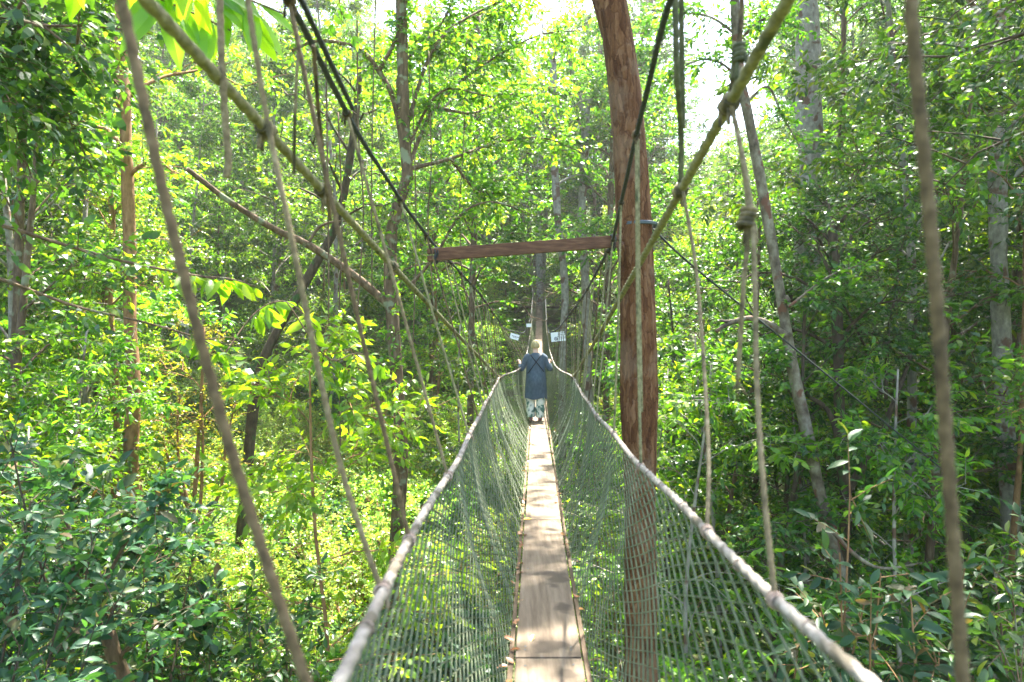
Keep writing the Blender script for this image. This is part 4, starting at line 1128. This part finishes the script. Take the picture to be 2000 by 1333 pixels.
# ------------------------------------------------------------------ signs
def sign(label, c, w, h, tilt, lines, emblem, yaw=0.0):
    root = thing('sign_board', label, 'sign', c)
    ct, st = math.cos(tilt), math.sin(tilt); cy, sy = math.cos(yaw), math.sin(yaw)
    R = np.array([[cy, -sy, 0], [sy, cy, 0], [0, 0, 1]]) @ np.array([[ct, 0, -st], [0, 1, 0], [st, 0, ct]])
    v, f = box((0, 0, 0), (w, .012, h), R); MB().add(v + c, f).build('panel', M['board_white'], root, smooth=False, origin=c)
    mb = MB(); rg = np.random.default_rng(int(w * 1000))
    for (x0, x1, z, th) in lines:
        x = x0 * w
        while x < x1 * w:
            g = rg.uniform(.03, .06)
            v, f = box((x + g / 2, -.0085, z * h), (g, .002, th * h), None); mb.add(v @ R.T + c, f); x += g + .007
    if mb.n: mb.build('lettering', M['ink'], root, smooth=False, origin=c)
    if emblem:
        ex, ez, er = emblem[0] * w, emblem[1] * h, emblem[2] * h
        t = np.linspace(0, 2 * PI, 33); mb = MB()
        v, f = tubes(np.stack([ex + er * np.cos(t), -.0085 + 0 * t, ez + er * np.sin(t)], -1), .007, 5); mb.add(v @ R.T + c, f)
        v, f = tubes(np.array([[ex - er * .1, -.008, ez - er * .7], [ex + er * .1, -.008, ez], [ex - er * .15, -.008, ez + er * .6]]), np.array([[er * .18, er * .42, er * .16]]), 7, True); v[:, 1] = -.0085 + (v[:, 1] + .008) * .06; mb.add(v @ R.T + c, f)
        v, f = box((ex + er * .35, -.0085, ez - er * .2), (er * .5, .002, er * .3)); mb.add(v @ R.T + c, f)
        mb.build('emblem', M['ink'], root, smooth=False, origin=c)
    mb = MB()
    for sx in (-.42, .42):
        p = np.array([sx * w, 0, h * .48]) @ R.T + c
        v, f = tubes(np.array([p, p + [0.02 * np.sign(sx), 0, .16]]), .004, 5, True); mb.add(v, f)
    mb.build('tie_cord', M['rope_black'], root, origin=c)
sign('white sign with round emblem and rows of text, hanging right of the person', at(1090, 658, 15.2), .315, .205, .10, [(.0, .42, .38, .06), (-.02, .40, .20, .05), (-.05, .40, .03, .05), (.05, .40, -.12, .05), (.10, .3, -.28, .05)], (-.17, -.2, .17), .05)
sign('small tilted white sign hanging on the ropes left of the person', at(1005, 658, 15.5), .205, .125, -.28, [(-.3, .3, .05, .09), (-.15, .15, -.15, .07)], None, -.1)
sign('tiny blank white sign hanging farther off, left of the walkway', at(1033, 636, 21), .155, .105, 0.02, [], None)

# ------------------------------------------------------------------ fallen leaves
rg = np.random.default_rng(17)
def litter_leaf(p, ang, L, W, mat, label, group=None):
    d = np.array([[math.cos(ang), math.sin(ang), rg.uniform(-.05, .35)]])
    v, f = big_leaf_arrays(np.zeros((1, 3)), d, norm(np.array([[rg.normal(0, .3), rg.normal(0, .3), 1.]])), np.array([L]), np.array([W]), rg.uniform(-.2, .3), rg.uniform(.05, .3))
    v[:, 2] -= v[:, 2].min()
    o = MB().add(v, f).build('fallen_leaf', mat)
    o.location = [float(c) for c in p]
    tag(o, label, 'leaf', group)
litter_leaf((float(axis_x(2.98 * 1333 / 1333)) - .07 + .0, 3.62, float(deck_z(3.62)) + .013), 1.2, .055, .026, M['yellow_leaf'], 'single yellow fallen leaf lying on the middle of the nearest plank')
litter_leaf((float(axis_x(6.25)) - .175, 6.3, float(deck_z(6.3)) + .01), .5, .09, .045, M['yellow_leaf'], 'larger yellow fallen leaf caught at the left plank edge by the joint')
for k in range(80):
    y = rg.uniform(2.4, 14) if k < 60 else rg.uniform(2.4, 7); sd = -1 if rg.random() < .6 else 1
    p = (float(axis_x(y)) + sd * rg.uniform(.172, .208), y, float(deck_z(y)) + rg.uniform(.004, .014))
    litter_leaf(p, rg.uniform(0, 6.28), rg.uniform(.04, .07), rg.uniform(.018, .032), M['dry_leaf'], 'curled orange brown dead leaf caught along a plank edge', 'dead leaves along the plank edges')

# ------------------------------------------------------------------ person
def person():
    Y0 = 13.75
    base = np.array([at(1046, 825, Y0)[0], Y0, float(deck_z(Y0)) + .014])
    root = thing('person', 'short haired person in long grey blue tunic walking away, hands on the ropes', 'person', base)
    skin, nt, N = newmat('skin')
    p = N('ShaderNodeBsdfPrincipled', inp={'Base Color': (.55, .34, .25, 1), 'Roughness': .55})
    nt.links.new(p.outputs[0], N('ShaderNodeOutputMaterial').inputs[0])
    tunic_m = noise_mat('tunic_cloth', [(.3, (.046, .064, .084)), (.7, (.078, .104, .130))], 22, (1, 1, .5), 6, .95, .35, 90, dist=.004)
    hair_m = noise_mat('hair', [(.3, (.17, .12, .05)), (.52, (.38, .30, .15)), (.75, (.58, .50, .31))], 16, (3, 3, .6), 6, .6, .6, 40, dist=.01)
    trouser_m = noise_mat('patterned_cloth', [(.0, (.05, .11, .085)), (.42, (.10, .18, .14)), (.475, (.62, .60, .52)), (.60, (.72, .70, .63)), (.66, (.16, .22, .18)), (.72, (.66, .62, .54))], 7.5, (1, 1, .8), 2, .9, .2, 60, dist=.003)
    shoe_m = noise_mat('shoe_cloth', [(.3, (.16, .05, .045)), (.5, (.30, .13, .11)), (.62, (.6, .5, .42))], 30, bump=.2)
    strap_m = plain('strap_black', (.012, .013, .016), .8)
    # body: skeleton grown with a skin modifier
    V, E, Rr = [], [], []
    def nd(p, r, par=None):
        V.append(p); Rr.append((r, r) if not isinstance(r, tuple) else r)
        if par is not None: E.append((par, len(V) - 1))
        return len(V) - 1
    pelvis = nd((0, 0, .84), (.14, .10)); sp = nd((0, .01, 1.0), (.125, .09), pelvis); ch = nd((0, .01, 1.2), (.145, .10), sp)
    nb = nd((0, .015, 1.345), (.06, .06), ch); nk = nd((0, .03, 1.41), (.05, .05), nb); hd = nd((0, .045, 1.50), (.066, .07), nk)
    for s in (-1, 1):
        hip = nd((s * .085, 0, .80), .085, pelvis); kn = nd((s * .09, .02 if s < 0 else -.015, .44), .056, hip)
        an = nd((s * .085, -.01 if s > 0 else .05, .09), .038, kn); nd((s * .095, .12 if s > 0 else .17, .035), .034, an)
        sh = nd((s * .165, .01, 1.285), .055, ch)
        if s < 0: el, wr, pm = (-.285, .05, 1.05), (-.312, .20, 1.16), (-.325, .25, 1.195)
        else: el, wr, pm = (.290, .04, 1.055), (.282, .24, 1.16), (.286, .29, 1.19)
        e = nd(el, .043, sh); w = nd(wr, .026, e); h = nd(pm, (.036, .022), w)
        # fingers curl over the rope, which passes just below and outside the palm
        for k in range(4):
            o = (k - 1.5) * .019; ln = (.036, .042, .040, .030)[k]
            f1 = nd((pm[0] + s * .012, pm[1] + .035 + o * .3, pm[2] + .022 + o * .6), .0095, h)
            f2 = nd((pm[0] + s * (.012 + ln * .7), pm[1] + .045 + o, pm[2] + .026), .0085, f1)
            nd((pm[0] + s * (.016 + ln), pm[1] + .045 + o, pm[2] + .026 - ln * .9), .0075, f2)
        t1 = nd((pm[0] - s * .026, pm[1] + .02, pm[2] - .004), .011, h); nd((pm[0] - s * .024, pm[1] + .05, pm[2] - .022), .009, t1)
    me = bpy.data.meshes.new('body_skeleton'); me.from_pydata(V, E, [])
    ob = bpy.data.objects.new('body_skeleton', me); COL.objects.link(ob)
    md = ob.modifiers.new('skin', 'SKIN'); md.use_smooth_shade = True
    for i, r in enumerate(Rr): me.skin_vertices[0].data[i].radius = r
    me.skin_vertices[0].data[0].use_root = True
    sm = ob.modifiers.new('sub', 'SUBSURF'); sm.levels = 2; sm.render_levels = 2
    dg = bpy.context.evaluated_depsgraph_get()
    ev = bpy.data.meshes.new_from_object(ob.evaluated_get(dg))
    bv = np.array([v.co[:] for v in ev.vertices]); bf = [list(p.vertices) for p in ev.polygons]
    bpy.data.objects.remove(ob); bpy.data.meshes.remove(me)
    mb = MB()
    q4 = np.array([f for f in bf if len(f) == 4]); q3 = np.array([f for f in bf if len(f) == 3])
    mb.add(bv, [q for q in (q4, q3) if len(q)]); bpy.data.meshes.remove(ev)
    # head with face (faces away from the camera), ears
    HC = np.array([0, .045, 1.515])
    def ball(c, rx, ry, rz, fn=None, nu=28, nv=18):
        u = np.linspace(0, 2 * PI, nu, endpoint=False); v = np.linspace(.001, PI - .001, nv)
        U, Vv = np.meshgrid(u, v)
        D = np.stack([np.sin(Vv) * np.cos(U), np.sin(Vv) * np.sin(U), np.cos(Vv)], -1)
        P = D * np.array([rx, ry, rz])
        if fn is not None: P = fn(D, P)
        idx = np.arange(nu * nv).reshape(nv, nu); A = idx[:-1]; B = idx[1:]
        return P.reshape(-1, 3) + c, np.stack([A, B, np.roll(B, -1, 1), np.roll(A, -1, 1)], -1).reshape(-1, 4)
    def face(D, P):
        P = P.copy(); x, y, z = D[..., 0], D[..., 1], D[..., 2]
        fr = np.clip(y, 0, 1)
        P[..., 1] += .022 * np.exp(-(x / .16) ** 2 - ((z + .12) / .22) ** 2) * (fr > .5)          # nose
        P[..., 1] -= .010 * (np.exp(-((np.abs(x) - .38) / .16) ** 2 - ((z - .05) / .13) ** 2)) * (fr > .4)   # eye sockets
        P[..., 1] += .006 * np.exp(-(x / .3) ** 2 - ((z + .48) / .08) ** 2) * (fr > .4)          # lips
        P[..., 0] *= np.where(z < -.2, 1 + .35 * (z + .2), 1)                                      # jaw
        return P
    v, f = ball(HC, .074, .090, .108, face); mb.add(v, f)
    for s in (-1, 1):
        v, f = ball(HC + [s * .076, -.004, -.012], .010, .020, .030, nu=12, nv=8); mb.add(v, f)
    mb.v = [a + base for a in mb.v]
    mb.build('body', skin, root, origin=base)
    # hair: short rounded cap with tufts
    def hairfn(D, P):
        x, y, z = D[..., 0], D[..., 1], D[..., 2]
        cut = np.clip((y - .30) * 1.2 + (.30 - z) * .9, 0, 1)
        P = P * (1 - .22 * cut)[..., None]
        P = P * (1 + .022 * np.sin(x * 23 + z * 9) * np.cos(z * 17 + y * 11) + .012 * np.sin(x * 61 + z * 43))[..., None]
        low = z < -.62
        P[low] *= .86
        return P
    v, f = ball(HC + [0, -.006, .012], .084, .100, .108, hairfn, 56, 36); MB().add(v + base, f).build('hair', hair_m, root, origin=base)
    # tunic: lofted rings and three-quarter sleeves
    prof = [(.455, .232, .165), (.50, .230, .162), (.62, .222, .157), (.76, .210, .152), (.90, .200, .142), (1.0, .188, .130), (1.10, .186, .125), (1.20, .188, .120), (1.27, .178, .110), (1.32, .140, .092), (1.355, .085, .072), (1.372, .066, .062)]
    zs = np.linspace(.455, 1.372, 60); rx = np.interp(zs, *zip(*[(a, b) for a, b, c in prof])); ry = np.interp(zs, *zip(*[(a, c) for a, b, c in prof]))
    def torso(z, th, off=0.0):
        a = np.interp(z, [p[0] for p in prof], [p[1] for p in prof]); b = np.interp(z, [p[0] for p in prof], [p[2] for p in prof])
        k = np.clip((1.05 - z) / .6, 0, 1)
        fold = 1 + k * .035 * np.sin(th * 7 + z * 3) + k * .03 * np.sin(th * 4 + 1.3 - z * 6) + .012 * np.sin(z * 26 + th * 2) * (z > .85)
        hem = .018 * np.sin(th * 3 + .6) * np.clip((.6 - z) / .15, 0, 1)
        bum = .035 * np.exp(-((z - .80) / .12) ** 2) * np.clip(-np.sin(th), 0, 1)
        return np.stack([(a * fold + off) * np.cos(th) + .004, (b * fold + off + bum) * np.sin(th) + .01, z - hem], -1)
    th = np.linspace(0, 2 * PI, 56, endpoint=False)
    G = torso(zs[:, None], th[None, :]); idx = np.arange(G.shape[0] * 56).reshape(-1, 56); A = idx[:-1]; B = idx[1:]
    mb = MB().add(G.reshape(-1, 3) + base, np.stack([A, np.roll(A, -1, 1), np.roll(B, -1, 1), B], -1).reshape(-1, 4))
    for s, el, wr in ((-1, (-.285, .05, 1.05), (-.312, .20, 1.16)), (1, (.290, .04, 1.055), (.282, .24, 1.16))):
        el, wr = np.array(el), np.array(wr)
        P = spline([(s * .11, .01, 1.305), (s * .165, .012, 1.275), (s * .215, .03, 1.17), el + [0, -.008, -.004], el * .62 + wr * .38, el * .4 + wr * .6], 26)
        r = np.interp(np.linspace(0, 1, 26), [0, .2, .5, .72, 1], [.070, .074, .062, .060, .050]) * (1 + .05 * np.sin(np.arange(26) * 1.9))
        v, f = tubes(P, r[None], 18, False); mb.add(v + base, f)
    mb.build('tunic', tunic_m, root, origin=base)
    # crossed straps on the back
    for (x0, z0, x1, z1) in ((-.105, 1.325, .165, .99), (.105, 1.325, -.165, .955)):
        q = np.linspace(0, 1, 24); x = x0 + (x1 - x0) * q; z = z0 + (z1 - z0) * q
        a = np.interp(z, [p[0] for p in prof], [p[1] for p in prof])
        tt = -np.arccos(np.clip(x / (a + .008), -.98, .98))
        Pt = torso(z, tt, .007)
        v, f = tubes(Pt, .0085, 6, True); MB().add(v + base, f).build('strap', strap_m, root, origin=base)
    # trousers: two wide legs
    mb = MB()
    for s in (-1, 1):
        fy = .04 if s < 0 else -.02
        P = spline([(s * .085, 0, .82), (s * .092, 0, .62), (s * .095, .02 if s < 0 else -.015, .44), (s * .092, fy, .24), (s * .090, fy, .075)], 26)
        tq = np.linspace(0, 1, 26)
        r = np.interp(tq, [0, .3, .6, .85, 1], [.112, .100, .092, .094, .088]) * (1 + .04 * np.sin(tq * 34 + s) * (tq > .5) + .03 * np.sin(tq * 17))
        v, f = tubes(P, r[None], 22, False); mb.add(v + base, f)
    mb.build('trousers', trouser_m, root, origin=base)
    for s in (-1, 1):
        fy = .05 if s < 0 else -.01
        def shoef(D, P):
            P = P.copy(); P[..., 2] = np.maximum(P[..., 2], -.032); P[..., 0] *= 1 + .15 * D[..., 1]; return P
        v, f = ball(np.array([s * .092, fy + .05, .034]), .043, .125, .048, shoef, 22, 14); MB().add(v + base, f).build('shoe', shoe_m, root, origin=base)
person()

HAZE = 0.0006
if HAZE:
    v, f = box((0, 45, EYE + 14), (330, 260, 62)); hz = MB().add(v, f).build('haze', [], None, smooth=False)
    m, nt, N = newmat('haze_air'); pv = N('ShaderNodeVolumePrincipled', inp={'Color': (.95, .97, .92, 1), 'Density': HAZE, 'Anisotropy': .55})
    nt.links.new(pv.outputs[0], N('ShaderNodeOutputMaterial').inputs['Volume']); hz.data.materials.append(m); tag(hz, kind='stuff')
# ------------------------------------------------------------------ camera, light, sky
cam = bpy.data.cameras.new('camera'); co = bpy.data.objects.new('camera', cam); COL.objects.link(co)
co.location = (0, 0, EYE); co.rotation_euler = (PI / 2, 0, 0)
cam.lens = 24; cam.sensor_width = 36; cam.clip_end = 600; cam.clip_start = .05
cam.dof.use_dof = True; cam.dof.focus_distance = 12.5; cam.dof.aperture_fstop = 2.6
scene.camera = co

SUN_EL, SUN_AZ = math.radians(66), math.radians(24)     # azimuth clockwise from straight ahead
sd = np.array([math.sin(SUN_AZ) * math.cos(SUN_EL), math.cos(SUN_AZ) * math.cos(SUN_EL), math.sin(SUN_EL)])
sun = bpy.data.lights.new('sun', 'SUN'); so = bpy.data.objects.new('sun', sun); COL.objects.link(so)
sun.energy = 5.0; sun.angle = math.radians(.53); sun.color = (1, .95, .86)
so.rotation_euler = Vector(sd).to_track_quat('Z', 'Y').to_euler()
w = bpy.data.worlds.new('World'); scene.world = w; w.use_nodes = True
nt = w.node_tree; bg = nt.nodes['Background']
sky = nt.nodes.new('ShaderNodeTexSky'); sky.sky_type = 'NISHITA'; sky.sun_disc = False
sky.sun_elevation = SUN_EL; sky.sun_rotation = SUN_AZ; sky.air_density = 1.0; sky.dust_density = 3.0; sky.ozone_density = 1.0
nt.links.new(sky.outputs[0], bg.inputs[0]); bg.inputs[1].default_value = .15

vs = scene.view_settings
vs.view_transform = 'Standard'; vs.look = 'None'; vs.gamma = 1; vs.exposure = 3.0
scene.render.engine = 'CYCLES'
cy = scene.cycles
cy.max_bounces = 8; cy.diffuse_bounces = 4; cy.glossy_bounces = 2; cy.transmission_bounces = 6; cy.transparent_max_bounces = 6
cy.caustics_reflective = False; cy.caustics_refractive = False
cy.use_denoising = True
cy.sample_clamp_indirect = 8
